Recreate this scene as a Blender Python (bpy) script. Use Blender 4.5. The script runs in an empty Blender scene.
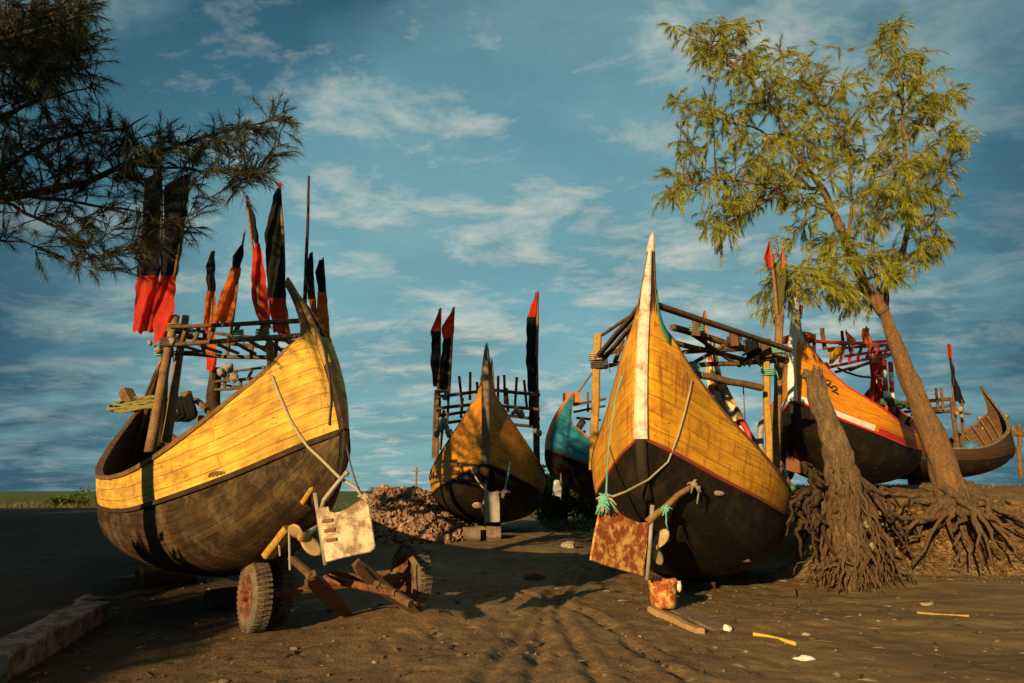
import bpy, math, random
import numpy as np
from mathutils import Vector, noise
random.seed(7); RNG = np.random.default_rng(7)
sc = bpy.context.scene; COL = sc.collection
rad = math.radians

# ------------------------------------------------------------------ camera
F = 683.0; PITCH = math.atan(149.5/683); CZ = 1.58
cp_, sp_ = math.cos(PITCH), math.sin(PITCH)
cam = bpy.data.objects.new('camera', bpy.data.cameras.new('camera')); COL.objects.link(cam)
cam.data.sensor_width = 36; cam.data.lens = 36*F/1024; cam.data.clip_end = 8000; cam.data.clip_start = .05
cam.location = (0, 0, CZ); cam.rotation_euler = (math.pi/2 + PITCH, 0, 0); sc.camera = cam

def at(px, py, Y):
    """surveyed point: picture position and distance north of the camera -> world point"""
    X = (px-512)/F; U = (341.5-py)/F
    dy = cp_ - sp_*U; dz = sp_ + cp_*U; k = Y/dy
    return Vector((X*k, Y, CZ + dz*k))

def ss(a, b, x):
    t = min(1, max(0, (x-a)/(b-a))); return t*t*(3-2*t)

def bank_d(x, y):
    n = noise.noise((x*.5, y*.5, 3.1))*.5 + noise.noise((x*1.7, y*1.7, 8))*.18
    return min(y-14.1, (x-(5.6+.3*(y-14)))*.95) + n

def ground_h(x, y):
    left = 1-ss(.5, 4.5, x)
    h = .035*max(0, min(14, y-4))*max(left, ss(14, 20, y)*.9)
    b = ss(-.45, 1.1, bank_d(x, y)) if y > 10 else 0
    top = 1.42 + .32*ss(15, 23, y) + .25*ss(40, 200, y)
    h = h*(1-b) + top*b
    if y < 45 and abs(x) < 40:
        w = 1-ss(25, 45, max(y, abs(x)))
        h += w*(.05*noise.noise((x*.6, y*.6, 0)) + .028*noise.noise((x*1.9, y*1.9, 5)) + .012*noise.noise((x*5, y*5, 2)))
        h += .13*math.exp(-((x+1.22)**2+(y-8.3)**2)/.35)
        # the shaded left side rises to a low earth bank
        h += .45*ss(-9, -13, x)*ss(13, 19, y)*w
    return h

def on_ground(px, py):
    lo, hi = 2.0, 60.0
    for i in range(400):
        Y = 3+i*.08; p = at(px, py, Y)
        if p.z <= ground_h(p.x, p.y): return p
    return at(px, py, 30)

# ------------------------------------------------------------------ materials
def mat(name): 
    m = bpy.data.materials.new(name); m.use_nodes = True
    return m, m.node_tree, m.node_tree.nodes['Principled BSDF']
class NT:
    def __init__(s, nt): s.nt = nt
    def n(s, t, **kw):
        x = s.nt.nodes.new(t)
        for k, v in kw.items():
            if k.startswith('i_'):
                x.inputs[k[2:].replace('_', ' ')].default_value = v
            else: setattr(x, k, v)
        return x
    def l(s, a, b): s.nt.links.new(a, b)
    def ramp(s, fac, stops):
        r = s.n('ShaderNodeValToRGB'); e = r.color_ramp.elements
        while len(e) < len(stops): e.new(.5)
        for q, (p, c) in zip(e, stops):
            q.position = p; q.color = (c if len(c) == 4 else (*c, 1)) if hasattr(c, '__len__') else (c, c, c, 1)
        s.l(fac, r.inputs['Fac']); return r.outputs['Color']
    def mix(s, fac, a, b, mode='MIX'):
        m = s.n('ShaderNodeMix', data_type='RGBA', blend_type=mode)
        for sock, v in ((m.inputs['Factor'], fac), (m.inputs['A'], a), (m.inputs['B'], b)):
            if hasattr(v, 'is_linked'): s.l(v, sock)
            elif hasattr(v, '__len__'): sock.default_value = (*v, 1)[:4]
            else: sock.default_value = v
        # colour sockets are the named RGBA ones
        return m
def mixc(N, fac, a, b, mode='MIX'):
    m = N.n('ShaderNodeMix', data_type='RGBA', blend_type=mode)
    ins = [m.inputs[0], m.inputs[6], m.inputs[7]]
    for sock, v in zip(ins, (fac, a, b)):
        if hasattr(v, 'is_linked'): N.l(v, sock)
        elif hasattr(v, '__len__'): sock.default_value = (*v, 1)[:4]
        else: sock.default_value = v
    return m.outputs[2]
def noise_n(N, vec, scale, detail=4, rough=.6, mapscale=None):
    t = N.n('ShaderNodeTexNoise', i_Scale=scale, i_Detail=detail, i_Roughness=rough)
    if mapscale:
        mp = N.n('ShaderNodeMapping'); mp.inputs['Scale'].default_value = mapscale; N.l(vec, mp.inputs['Vector']); vec = mp.outputs['Vector']
    N.l(vec, t.inputs['Vector']); return t.outputs['Fac']
def bump(N, bsdf, h, strength, dist=.02):
    b = N.n('ShaderNodeBump', i_Strength=strength, i_Distance=dist); N.l(h, b.inputs['Height']); N.l(b.outputs['Normal'], bsdf.inputs['Normal'])

def plank_mat(name, c1, c2, stain, seam=(.03, .018, .01), row=.15, rough=.6, stain_amt=.5, wear=None, streak=0.0, spec=.3, mott=0):
    """boat planking laid along the hull: UV = metres along and across the strakes"""
    m, nt, b = mat(name); N = NT(nt)
    uv = N.n('ShaderNodeTexCoord').outputs['UV']; ob = N.n('ShaderNodeTexCoord').outputs['Object']
    br = N.n('ShaderNodeTexBrick', i_Scale=1, i_Mortar_Size=.006, i_Mortar_Smooth=.35, i_Bias=0)
    br.inputs['Brick Width'].default_value = 2.3; br.inputs['Row Height'].default_value = row; br.offset = .37
    br.inputs['Color1'].default_value = (*c1, 1); br.inputs['Color2'].default_value = (*c2, 1); br.inputs['Mortar'].default_value = (*[a*.5+.5*q for a, q in zip(seam, c2)], 1)
    # slightly wavy seams
    wv = N.n('ShaderNodeTexNoise', i_Scale=1.3, i_Detail=2); N.l(uv, wv.inputs['Vector'])
    vm = N.n('ShaderNodeVectorMath', operation='SCALE'); vm.inputs['Scale'].default_value = .05; N.l(wv.outputs['Color'], vm.inputs[0])
    va = N.n('ShaderNodeVectorMath', operation='ADD'); N.l(uv, va.inputs[0]); N.l(vm.outputs[0], va.inputs[1]); N.l(va.outputs[0], br.inputs['Vector'])
    g = noise_n(N, uv, 1, 6, .65, (1.6, 34, 1))
    grain = N.ramp(g, [(.3, .42), (.62, 1.14)])
    c = mixc(N, .8, br.outputs['Color'], grain, 'MULTIPLY')
    st = N.ramp(noise_n(N, uv, 1, 6, .7, (1.1, 3.2, 1)), [(.47, 0), (.70, 1)])
    sm = N.n('ShaderNodeMath', operation='MULTIPLY'); sm.inputs[1].default_value = stain_amt; N.l(st, sm.inputs[0])
    c = mixc(N, sm.outputs[0], c, stain)
    if streak:   # dark runs weeping down from seams
        s2 = N.ramp(noise_n(N, uv, 1, 5, .7, (7, 1.4, 1)), [(.52, 0), (.64, 1)])
        sm2 = N.n('ShaderNodeMath', operation='MULTIPLY'); sm2.inputs[1].default_value = streak; N.l(s2, sm2.inputs[0])
        c = mixc(N, sm2.outputs[0], c, stain)
    if wear:
        w = N.ramp(noise_n(N, ob, 2.2, 8, .75), [(.49, 0), (.62, 1)])
        wm = N.n('ShaderNodeMath', operation='MULTIPLY'); wm.inputs[1].default_value = .6; N.l(w, wm.inputs[0])
        c = mixc(N, wm.outputs[0], c, wear)
    if mott:     # blotches where the old varnish has gone, plus leaf-shadow dapple painted into the colour
        q1 = N.ramp(noise_n(N, uv, 1, 8, .75, (2.3, 6.5, 1)), [(.50, 0), (.64, .8)]); c = mixc(N, q1, c, [x*1.5 for x in stain])
        q2 = N.ramp(noise_n(N, ob, 3.1, 6, .7), [(.35, .55), (.6, 1.1)]); c = mixc(N, .8, c, q2, 'MULTIPLY')
    b.inputs['Specular IOR Level'].default_value = spec
    # nail heads
    vo = N.n('ShaderNodeTexVoronoi', i_Scale=1, i_Randomness=.25); mp = N.n('ShaderNodeMapping'); mp.inputs['Scale'].default_value = (2.6, 2/row, 1); N.l(uv, mp.inputs['Vector']); N.l(mp.outputs[0], vo.inputs['Vector'])
    nl = N.ramp(vo.outputs['Distance'], [(.05, .8), (.1, 0)])
    c = mixc(N, nl, c, [x*.25 for x in stain])
    N.l(c, b.inputs['Base Color']); b.inputs['Roughness'].default_value = rough
    rr = N.ramp(g, [(.3, rough+.15), (.7, rough-.12)]); N.l(rr, b.inputs['Roughness'])
    hm = N.n('ShaderNodeMath', operation='MULTIPLY_ADD'); hm.inputs[1].default_value = -.9; N.l(br.outputs['Fac'], hm.inputs[0]); N.l(g, hm.inputs[2])
    bump(N, b, hm.outputs[0], .55, .012)
    return m

def wood_mat(name, c1, c2, scale=6, rough=.75, stretch=(1, 1, 1), bstr=.5):
    m, nt, b = mat(name); N = NT(nt); ob = N.n('ShaderNodeTexCoord').outputs['Object']
    g = noise_n(N, ob, scale, 8, .7, stretch)
    g2 = noise_n(N, ob, scale*6, 4, .6, stretch)
    c = N.ramp(g, [(.32, c1), (.68, c2)]); c = mixc(N, .6, c, N.ramp(g2, [(.35, .45), (.65, 1.1)]), 'MULTIPLY')
    N.l(c, b.inputs['Base Color']); b.inputs['Roughness'].default_value = rough; b.inputs['Specular IOR Level'].default_value = .2
    bump(N, b, g2, bstr, .01); return m
def paint_mat(name, c, dirt=(.12, .07, .04), amt=.6, scale=5, rough=.55, lo=.52, hi=.66):
    m, nt, b = mat(name); N = NT(nt); ob = N.n('ShaderNodeTexCoord').outputs['Object']
    g = noise_n(N, ob, scale, 9, .72)
    w = N.ramp(g, [(lo, 0), (hi, amt)]); q = noise_n(N, ob, scale*9, 4, .6)
    cc = mixc(N, w, c, dirt); cc = mixc(N, .5, cc, N.ramp(q, [(.3, .6), (.7, 1.1)]), 'MULTIPLY')
    N.l(cc, b.inputs['Base Color']); b.inputs['Roughness'].default_value = rough; bump(N, b, q, .35, .006); return m
def cloth_mat(name, c, fade=.75):
    m, nt, b = mat(name); N = NT(nt); ob = N.n('ShaderNodeTexCoord').outputs['Object']
    g = noise_n(N, ob, 3.5, 5, .6); cc = mixc(N, N.ramp(g, [(.35, 0), (.7, 1)]), c, [x*fade for x in c])
    N.l(cc, b.inputs['Base Color']); b.inputs['Roughness'].default_value = .9
    w = noise_n(N, ob, 400, 1, .5); bump(N, b, w, .15, .002)
    tr = N.n('ShaderNodeBsdfTranslucent'); N.l(cc, tr.inputs['Color'])
    mx = N.n('ShaderNodeMixShader'); mx.inputs[0].default_value = .52
    out = nt.nodes['Material Output']; N.l(b.outputs[0], mx.inputs[1]); N.l(tr.outputs[0], mx.inputs[2]); N.l(mx.outputs[0], out.inputs['Surface'])
    return m
def leaf_mat(name, cols, scale=1.3):
    m, nt, b = mat(name); N = NT(nt); geo = N.n('ShaderNodeNewGeometry'); ob = N.n('ShaderNodeTexCoord').outputs['Object']
    c = N.ramp(geo.outputs['Random Per Island'], [(i/(len(cols)-1), q) for i, q in enumerate(cols)])
    g = noise_n(N, ob, scale, 3, .6); c = mixc(N, .7, c, N.ramp(g, [(.35, .55), (.65, 1.25)]), 'MULTIPLY')
    N.l(c, b.inputs['Base Color']); b.inputs['Roughness'].default_value = .6
    tr = N.n('ShaderNodeBsdfTranslucent'); N.l(c, tr.inputs['Color'])
    mx = N.n('ShaderNodeMixShader'); mx.inputs[0].default_value = .35
    out = nt.nodes['Material Output']; N.l(b.outputs[0], mx.inputs[1]); N.l(tr.outputs[0], mx.inputs[2]); N.l(mx.outputs[0], out.inputs['Surface'])
    return m

M = {}
M['plankA'] = plank_mat('weathered_yellow_planks', (.84, .52, .07), (.68, .39, .045), (.24, .11, .02), stain_amt=.85, rough=.6, mott=1)
M['plankB'] = plank_mat('amber_planks', (.76, .36, .014), (.66, .30, .012), (.24, .07, .010), stain_amt=.6, rough=.6, row=.22, streak=.75)
M['plankC'] = plank_mat('brown_orange_planks', (.68, .28, .014), (.56, .22, .012), (.2, .06, .010), stain_amt=.6, row=.24, streak=.6)
M['plankD'] = plank_mat('orange_planks', (.74, .27, .009), (.68, .24, .008), (.36, .10, .01), stain_amt=.4, row=.22)
M['plankE'] = plank_mat('teal_painted_planks', (.02, .22, .30), (.016, .18, .25), (.01, .06, .09), seam=(.005, .03, .04), stain_amt=.5, row=.25)
M['plankF'] = plank_mat('bare_dark_planks', (.075, .042, .017), (.058, .032, .013), (.04, .02, .01), stain_amt=.6, row=.16)
M['tarA'] = plank_mat('worn_tarred_planks', (.095, .056, .021), (.052, .031, .013), (.014, .010, .006), stain_amt=.95, row=.13, rough=.7, wear=(.17, .115, .055), spec=.15, mott=1)
M['tarB'] = plank_mat('black_tarred_planks', (.020, .014, .008), (.014, .010, .006), (.006, .005, .003), seam=(.003, .003, .002), row=.17, rough=.65, wear=(.05, .03, .014), spec=.15)
M['tarstem'] = wood_mat('tarred_stem', (.012, .009, .006), (.04, .026, .014), 5)
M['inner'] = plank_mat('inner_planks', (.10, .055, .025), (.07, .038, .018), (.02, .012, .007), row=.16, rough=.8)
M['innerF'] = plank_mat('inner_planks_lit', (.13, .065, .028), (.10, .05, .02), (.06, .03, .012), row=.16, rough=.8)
M['rail'] = wood_mat('worn_rail_wood', (.10, .052, .02), (.24, .135, .05), 4)
M['darkwood'] = wood_mat('dark_stem_wood', (.025, .015, .008), (.075, .042, .02), 5)
M['greywood'] = wood_mat('grey_weathered_wood', (.12, .085, .055), (.27, .2, .13), 7)
M['pole'] = wood_mat('bamboo_pole', (.14, .08, .03), (.32, .19, .075), 5)
M['yellowpost'] = wood_mat('yellowed_post', (.36, .19, .03), (.5, .29, .06), 5)
M['yellowstem'] = wood_mat('worn_yellow_stem', (.30, .17, .05), (.52, .31, .09), 5)
M['rackwood'] = wood_mat('rack_wood', (.07, .038, .016), (.2, .11, .045), 6)
M['white'] = paint_mat('worn_white_paint', (.66, .58, .43), (.28, .16, .07), .85, 5, .6, .47, .63)
M['white2'] = paint_mat('white_paint', (.75, .71, .62), (.4, .3, .2), .4, 6)
M['red'] = paint_mat('red_paint', (.55, .035, .012), (.2, .03, .015), .6, 5)
M['orangerim'] = paint_mat('orange_red_paint', (.60, .10, .015), (.3, .06, .02), .6, 5)
M['darkred'] = paint_mat('faded_dark_red', (.26, .045, .015), (.08, .04, .02), .8, 5)
M['green'] = paint_mat('green_paint', (.04, .17, .09), (.1, .08, .04), .6, 7)
M['bluegrey'] = paint_mat('blue_grey_paint', (.16, .26, .32), (.12, .1, .08), .5, 7)
M['whiterud'] = paint_mat('weathered_white_metal', (.60, .49, .29), (.20, .105, .038), .95, 5.5, .6, .44, .56)
M['greyrud'] = paint_mat('grey_board', (.30, .27, .22), (.14, .09, .05), .7, 5)
M['rust'] = paint_mat('rusty_plate', (.30, .06, .010), (.80, .46, .11), 1.0, 9, .85, .47, .60)
M['rustdark'] = paint_mat('rusty_iron', (.22, .07, .018), (.045, .022, .012), .95, 11, .9, .42, .58)
M['rustbrown'] = paint_mat('rust_brown_plate', (.2, .075, .025), (.08, .035, .02), .7, 5, .8)
M['brass'] = paint_mat('dull_bronze', (.36, .24, .09), (.2, .12, .045), .7, 9, .5)
M['metal'] = paint_mat('dirty_steel_rod', (.32, .28, .22), (.16, .08, .03), .8, 9, .45)
M['tyre'] = paint_mat('dusty_rubber', (.05, .04, .03), (.26, .18, .085), .8, 7, .9, .35, .7)
M['ropeW'] = paint_mat('pale_rope', (.40, .34, .2), (.2, .16, .08), .6, 30, .9)
M['ropeD'] = paint_mat('dark_rope', (.08, .065, .045), (.04, .03, .02), .6, 30, .9)
M['ropeG'] = paint_mat('sea_green_rope', (.14, .42, .32), (.3, .42, .3), .6, 30, .9)
M['ropeY'] = paint_mat('olive_rope', (.22, .2, .05), (.1, .09, .03), .7, 20, .9)
M['floatw'] = paint_mat('off_white_floats', (.27, .215, .15), (.16, .11, .06), .6, 9, .7)
M['black'] = cloth_mat('black_cloth', (.012, .011, .014), .7)
M['redc'] = cloth_mat('red_cloth', (.80, .05, .016), .5)
M['orangec'] = cloth_mat('orange_cloth', (.92, .19, .014), .45)
M['greenc'] = cloth_mat('olive_cloth', (.2, .17, .05), .6)
M['yellowc'] = cloth_mat('yellow_cloth', (.75, .42, .02), .6)
M['bluec'] = paint_mat('blue_plastic', (.03, .16, .28), (.1, .1, .1), .4, 8)
M['tarpg'] = cloth_mat('green_tarpaulin', (.16, .24, .1), .6)
M['net'] = cloth_mat('dark_net', (.015, .014, .012), .6)
M['stone'] = paint_mat('pale_stone', (.36, .29, .19), (.2, .14, .08), .6, 6, .85)
M['brick'] = paint_mat('broken_brick', (.3, .12, .05), (.2, .12, .07), .6, 8, .9)
M['concrete'] = paint_mat('crumbling_concrete', (.30, .21, .115), (.09, .055, .03), .95, 6, .9, .46, .58)
M['stick'] = wood_mat('bright_stick', (.55, .36, .03), (.66, .45, .05), 9)
M['reed'] = wood_mat('dry_reed', (.36, .22, .08), (.5, .34, .14), 9)
def bark(name, a, b_, sc_=3):
    m, nt, b = mat(name); N = NT(nt); ob = N.n('ShaderNodeTexCoord').outputs['Object']
    g = noise_n(N, ob, sc_*2, 9, .72, (2.2, 2.2, .55)); g2 = noise_n(N, ob, sc_*9, 5, .65, (2, 2, .6))
    c = N.ramp(g, [(.3, a), (.7, b_)]); c = mixc(N, .75, c, N.ramp(g2, [(.35, .35), (.65, 1.2)]), 'MULTIPLY'); N.l(c, b.inputs['Base Color'])
    b.inputs['Roughness'].default_value = .9; h = N.n('ShaderNodeMath', operation='ADD'); N.l(g, h.inputs[0]); N.l(g2, h.inputs[1]); bump(N, b, h.outputs[0], 1.0, .05); return m
M['bark'] = bark('casuarina_bark', (.13, .065, .021), (.38, .20, .07), 4)
M['deadwood'] = bark('dead_wood', (.075, .045, .02), (.36, .23, .10), 3.5)
M['root'] = bark('exposed_root', (.055, .03, .012), (.30, .175, .07), 4)
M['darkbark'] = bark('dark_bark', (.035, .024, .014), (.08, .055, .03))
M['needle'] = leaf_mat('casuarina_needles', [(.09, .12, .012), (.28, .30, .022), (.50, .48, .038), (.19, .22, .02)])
M['needle_shade'] = leaf_mat('shaded_casuarina_needles', [(.025, .032, .009), (.045, .05, .011), (.13, .12, .018)])  # darker copy of the needles, the left tree's shade put into the colour
M['leaf'] = leaf_mat('broad_leaves', [(.035, .06, .012), (.06, .095, .016), (.09, .12, .02)])
M['bush'] = leaf_mat('bush_leaves', [(.05, .09, .012), (.10, .15, .018), (.16, .19, .025)])
M['grass'] = leaf_mat('grass_blades', [(.07, .075, .018), (.13, .12, .03), (.2, .16, .055)])
M['drygrass'] = leaf_mat('dry_roots', [(.08, .04, .014), (.14, .07, .025), (.24, .14, .055)])

def patchwork():
    m, nt, b = mat('patchwork_cloth'); N = NT(nt); ob = N.n('ShaderNodeTexCoord').outputs['Object']
    v = N.n('ShaderNodeTexVoronoi', i_Scale=7.5); N.l(ob, v.inputs['Vector'])
    sp = N.n('ShaderNodeSeparateColor'); N.l(v.outputs['Color'], sp.inputs[0])
    r = N.n('ShaderNodeValToRGB'); r.color_ramp.interpolation = 'CONSTANT'
    e = r.color_ramp.elements; cols = [(.45, .32, .16), (.08, .09, .04), (.5, .22, .04), (.3, .26, .18), (.05, .12, .06), (.42, .06, .03), (.55, .45, .28)]
    while len(e) < len(cols): e.new(.5)
    for i, c in enumerate(cols): e[i].position = i/len(cols); e[i].color = (*c, 1)
    N.l(sp.outputs[0], r.inputs[0]); N.l(r.outputs[0], b.inputs['Base Color']); b.inputs['Roughness'].default_value = .9
    return m
M['patch'] = patchwork()

def ground_mat():
    m, nt, b = mat('beach_mud'); N = NT(nt); ob = N.n('ShaderNodeTexCoord').outputs['Object']
    sx = N.n('ShaderNodeSeparateXYZ'); N.l(ob, sx.inputs[0])
    a = noise_n(N, ob, .55, 8, .65); d = noise_n(N, ob, 5, 8, .72); f = noise_n(N, ob, 38, 4, .7)
    sand = N.ramp(a, [(.3, (.20, .125, .056)), (.7, (.34, .225, .105))])
    sand = mixc(N, .85, sand, N.ramp(d, [(.3, .5), (.68, 1.2)]), 'MULTIPLY')
    sand = mixc(N, .7, sand, N.ramp(f, [(.32, .5), (.65, 1.15)]), 'MULTIPLY')
    # smoother dark wet streaks drawn out across the right side
    st = N.ramp(noise_n(N, ob, 1, 5, .6, (.35, 2.2, 1)), [(.38, (.14, .092, .036)), (.66, (.27, .185, .078))])
    mr = N.n('ShaderNodeMapRange', i_From_Min=1.6, i_From_Max=4.2); N.l(sx.outputs['X'], mr.inputs['Value'])
    c = mixc(N, mr.outputs[0], sand, st)
    # shade of the left side put into a darker mud colour
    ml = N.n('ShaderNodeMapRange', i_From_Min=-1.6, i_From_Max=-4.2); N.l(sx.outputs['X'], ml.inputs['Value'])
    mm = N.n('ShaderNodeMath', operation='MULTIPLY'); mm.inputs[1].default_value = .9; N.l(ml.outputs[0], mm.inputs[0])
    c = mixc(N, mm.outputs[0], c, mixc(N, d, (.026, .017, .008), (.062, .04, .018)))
    # bank earth, height driven (a soil layer)
    mz = N.n('ShaderNodeMapRange', i_From_Min=.14, i_From_Max=.42); N.l(sx.outputs['Z'], mz.inputs['Value'])
    earth = N.ramp(noise_n(N, ob, 3, 9, .75), [(.32, (.10, .052, .018)), (.5, (.21, .125, .045)), (.7, (.30, .19, .07))])
    gx = N.n('ShaderNodeMath', operation='GREATER_THAN'); gx.inputs[1].default_value = 3.5; N.l(sx.outputs['X'], gx.inputs[0])
    mb = N.n('ShaderNodeMath', operation='MULTIPLY'); N.l(mz.outputs[0], mb.inputs[0]); N.l(gx.outputs[0], mb.inputs[1])
    c = mixc(N, mb.outputs[0], c, earth)
    # fields beyond the beach
    mf = N.n('ShaderNodeMapRange', i_From_Min=27, i_From_Max=36); N.l(sx.outputs['Y'], mf.inputs['Value'])
    fld = N.ramp(noise_n(N, ob, .12, 7, .7), [(.35, (.055, .07, .014)), (.55, (.11, .125, .022)), (.7, (.2, .18, .04))])
    c = mixc(N, mf.outputs[0], c, fld)
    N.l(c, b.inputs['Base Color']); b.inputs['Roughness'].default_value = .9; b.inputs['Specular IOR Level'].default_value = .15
    # footprints and clods
    v = N.n('ShaderNodeTexVoronoi', i_Scale=3.6, feature='SMOOTH_F1'); N.l(ob, v.inputs['Vector'])
    s1 = N.n('ShaderNodeMath', operation='MULTIPLY_ADD'); s1.inputs[1].default_value = .9; N.l(v.outputs['Distance'], s1.inputs[0]); N.l(d, s1.inputs[2])
    s2 = N.n('ShaderNodeMath', operation='MULTIPLY_ADD'); s2.inputs[1].default_value = .35; N.l(f, s2.inputs[0]); N.l(s1.outputs[0], s2.inputs[2])
    q = N.n('ShaderNodeMapRange', i_From_Min=1.6, i_From_Max=4.2, i_To_Min=.9, i_To_Max=.35); N.l(sx.outputs['X'], q.inputs['Value'])
    bp = N.n('ShaderNodeBump', i_Distance=.09); N.l(q.outputs[0], bp.inputs['Strength']); N.l(s2.outputs[0], bp.inputs['Height']); N.l(bp.outputs[0], b.inputs['Normal'])
    return m
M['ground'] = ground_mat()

# ------------------------------------------------------------------ mesh helpers
WLOC = {}
class MB:
    def __init__(s): s.v = []; s.f = []; s.uv = {}
    def add(s, vs, fs, uvs=None):
        o = len(s.v); s.v += [tuple(p) for p in vs]
        for k, f in enumerate(fs):
            if uvs is not None: s.uv[len(s.f)] = [uvs[i] for i in f]
            s.f.append(tuple(i+o for i in f))
    def box(s, c, x, y, z):
        c, x, y, z = map(Vector, (c, x, y, z))
        vs = [c+a*x+b*y+d*z for a in (-1, 1) for b in (-1, 1) for d in (-1, 1)]
        s.add(vs, [(0, 1, 3, 2), (4, 6, 7, 5), (0, 4, 5, 1), (2, 3, 7, 6), (0, 2, 6, 4), (1, 5, 7, 3)])
    def bar(s, p, q, w, h=None, up=(0, 0, 1), taper=1.0):
        """rectangular timber with chamfered edges from p to q"""
        p, q = Vector(p), Vector(q); h = h or w; t = (q-p).normalized(); up = Vector(up)
        if abs(t.dot(up)) > .95: up = Vector((0, 1, 0))
        x = t.cross(up).normalized(); z = x.cross(t); ch = .22*min(w, h)
        ring = [(w/2-ch, -h/2), (w/2, -h/2+ch), (w/2, h/2-ch), (w/2-ch, h/2), (-w/2+ch, h/2), (-w/2, h/2-ch), (-w/2, -h/2+ch), (-w/2+ch, -h/2)]
        n = 5; L = (q-p).length; sag = [Vector((random.uniform(-1, 1), random.uniform(-1, 1), random.uniform(-1, 1)))*min(.012, L*.008) for _ in range(n)]
        vs = []
        for i in range(n):
            k = i/(n-1); c = p.lerp(q, k) + (sag[i] if 0 < i < n-1 else Vector()); e = 1+(taper-1)*k
            vs += [c + x*a*e + z*b*e for a, b in ring]
        fs = [(i*8+j, i*8+(j+1) % 8, i*8+8+(j+1) % 8, i*8+8+j) for i in range(n-1) for j in range(8)]
        fs += [tuple(range(7, -1, -1)), tuple(range((n-1)*8, n*8))]
        s.add(vs, fs)
    def tube(s, pts, r, n=8, cap=True, rough=0, ridge=0):
        pts = [Vector(p) for p in pts]; m = len(pts)
        rs = r if hasattr(r, '__len__') else [r]*m
        t0 = (pts[1]-pts[0]).normalized(); a = t0.orthogonal().normalized(); vs = []
        for i, p in enumerate(pts):
            t = (pts[min(i+1, m-1)]-pts[max(i-1, 0)]).normalized()
            a = (a - t*a.dot(t)); a = a.normalized() if a.length > 1e-6 else t.orthogonal().normalized(); b = t.cross(a)
            for j in range(n):
                w = 2*math.pi*j/n; k = rs[i]*(1+(rough*noise.noise((p.x*3+math.cos(w)*1.3, p.y*3+math.sin(w)*1.3, p.z*2)) if rough else 0))
                if ridge:
                    tw = w+.35*noise.noise((p.z*1.2, 2, 2)); k *= 1-ridge*(.16*abs(noise.noise((math.cos(tw)*2.6, math.sin(tw)*2.6, p.z*.7)))+.10*abs(noise.noise((math.cos(tw)*6, math.sin(tw)*6, p.z*1.6+4)))-.06)
                vs.append(p+(a*math.cos(w)+b*math.sin(w))*k)
        fs = [(i*n+j, i*n+(j+1) % n, (i+1)*n+(j+1) % n, (i+1)*n+j) for i in range(m-1) for j in range(n)]
        if cap: fs += [tuple(range(n-1, -1, -1)), tuple(range((m-1)*n, m*n))]
        s.add(vs, fs)
    def grid(s, P, uv=None, flip=False):
        """P: [rows][cols] points"""
        R, C = len(P), len(P[0]); vs = [p for r in P for p in r]
        fs = [(i*C+j, i*C+j+1, (i+1)*C+j+1, (i+1)*C+j) for i in range(R-1) for j in range(C-1)]
        if flip: fs = [f[::-1] for f in fs]
        s.add(vs, fs, [u for r in uv for u in r] if uv else None)
    def lathe(s, c, axis, prof, n=24):
        c = Vector(c); ax = Vector(axis).normalized(); a = ax.orthogonal().normalized(); b = ax.cross(a); vs = []
        for (r, h) in prof:
            for j in range(n):
                w = 2*math.pi*j/n; vs.append(c+ax*h+(a*math.cos(w)+b*math.sin(w))*r)
        m = len(prof); fs = [(i*n+j, i*n+(j+1) % n, (i+1)*n+(j+1) % n, (i+1)*n+j) for i in range(m-1) for j in range(n)]
        s.add(vs, fs)
    def plate(s, pts, nrm, th):
        """outline extruded by th along nrm, with a bevelled edge"""
        nrm = Vector(nrm).normalized(); pts = [Vector(p) for p in pts]; n = len(pts); c = sum(pts, Vector())/n
        b = min(.012, th*.3); ins = [p+(c-p).normalized()*b for p in pts]
        vs = [p-nrm*th/2 for p in ins]+[p-nrm*(th/2-b) for p in pts]+[p+nrm*(th/2-b) for p in pts]+[p+nrm*th/2 for p in ins]
        fs = [tuple(range(n-1, -1, -1)), tuple(range(3*n, 4*n))]
        for k in range(3): fs += [(k*n+i, k*n+(i+1) % n, (k+1)*n+(i+1) % n, (k+1)*n+i) for i in range(n)]
        s.add(vs, fs)
    def rock(s, c, r, sq=(1, 1, .7), seed=0, n=9):
        c = Vector(c); vs = []; m = n*2
        for i in range(n+1):
            th = math.pi*i/n
            for j in range(m):
                ph = 2*math.pi*j/m; d = Vector((math.sin(th)*math.cos(ph), math.sin(th)*math.sin(ph), math.cos(th)))
                k = r*(1+.45*noise.noise(d*1.4+Vector((seed*7.1, 0, 0)))+.15*noise.noise(d*4+Vector((0, seed, 0))))
                vs.append(c+Vector((d.x*sq[0], d.y*sq[1], d.z*sq[2]))*k)
        fs = [(i*m+j, (i+1)*m+j, (i+1)*m+(j+1) % m, i*m+(j+1) % m) for i in range(n) for j in range(m)]
        s.add(vs, fs)
    def build(s, name, material, parent=None, smooth=False, solid=0):
        o0 = WLOC.get(parent.name, Vector()) if parent else Vector()
        me = bpy.data.meshes.new(name)
        me.from_pydata([(p[0]-o0.x, p[1]-o0.y, p[2]-o0.z) for p in s.v], [], s.f)
        if s.uv:
            lay = me.uv_layers.new(name='UVMap'); d = lay.data
            for fi, poly in enumerate(me.polygons):
                q = s.uv.get(fi)
                if q:
                    for k, li in enumerate(poly.loop_indices): d[li].uv = q[k]
        me.validate(); me.update()
        ms = material if isinstance(material, (list, tuple)) else [material]
        for x in ms: me.materials.append(M[x])
        if smooth: me.polygons.foreach_set('use_smooth', [True]*len(me.polygons))
        o = bpy.data.objects.new(name, me); COL.objects.link(o)
        if parent: o.parent = parent
        WLOC[o.name] = o0.copy()
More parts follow.
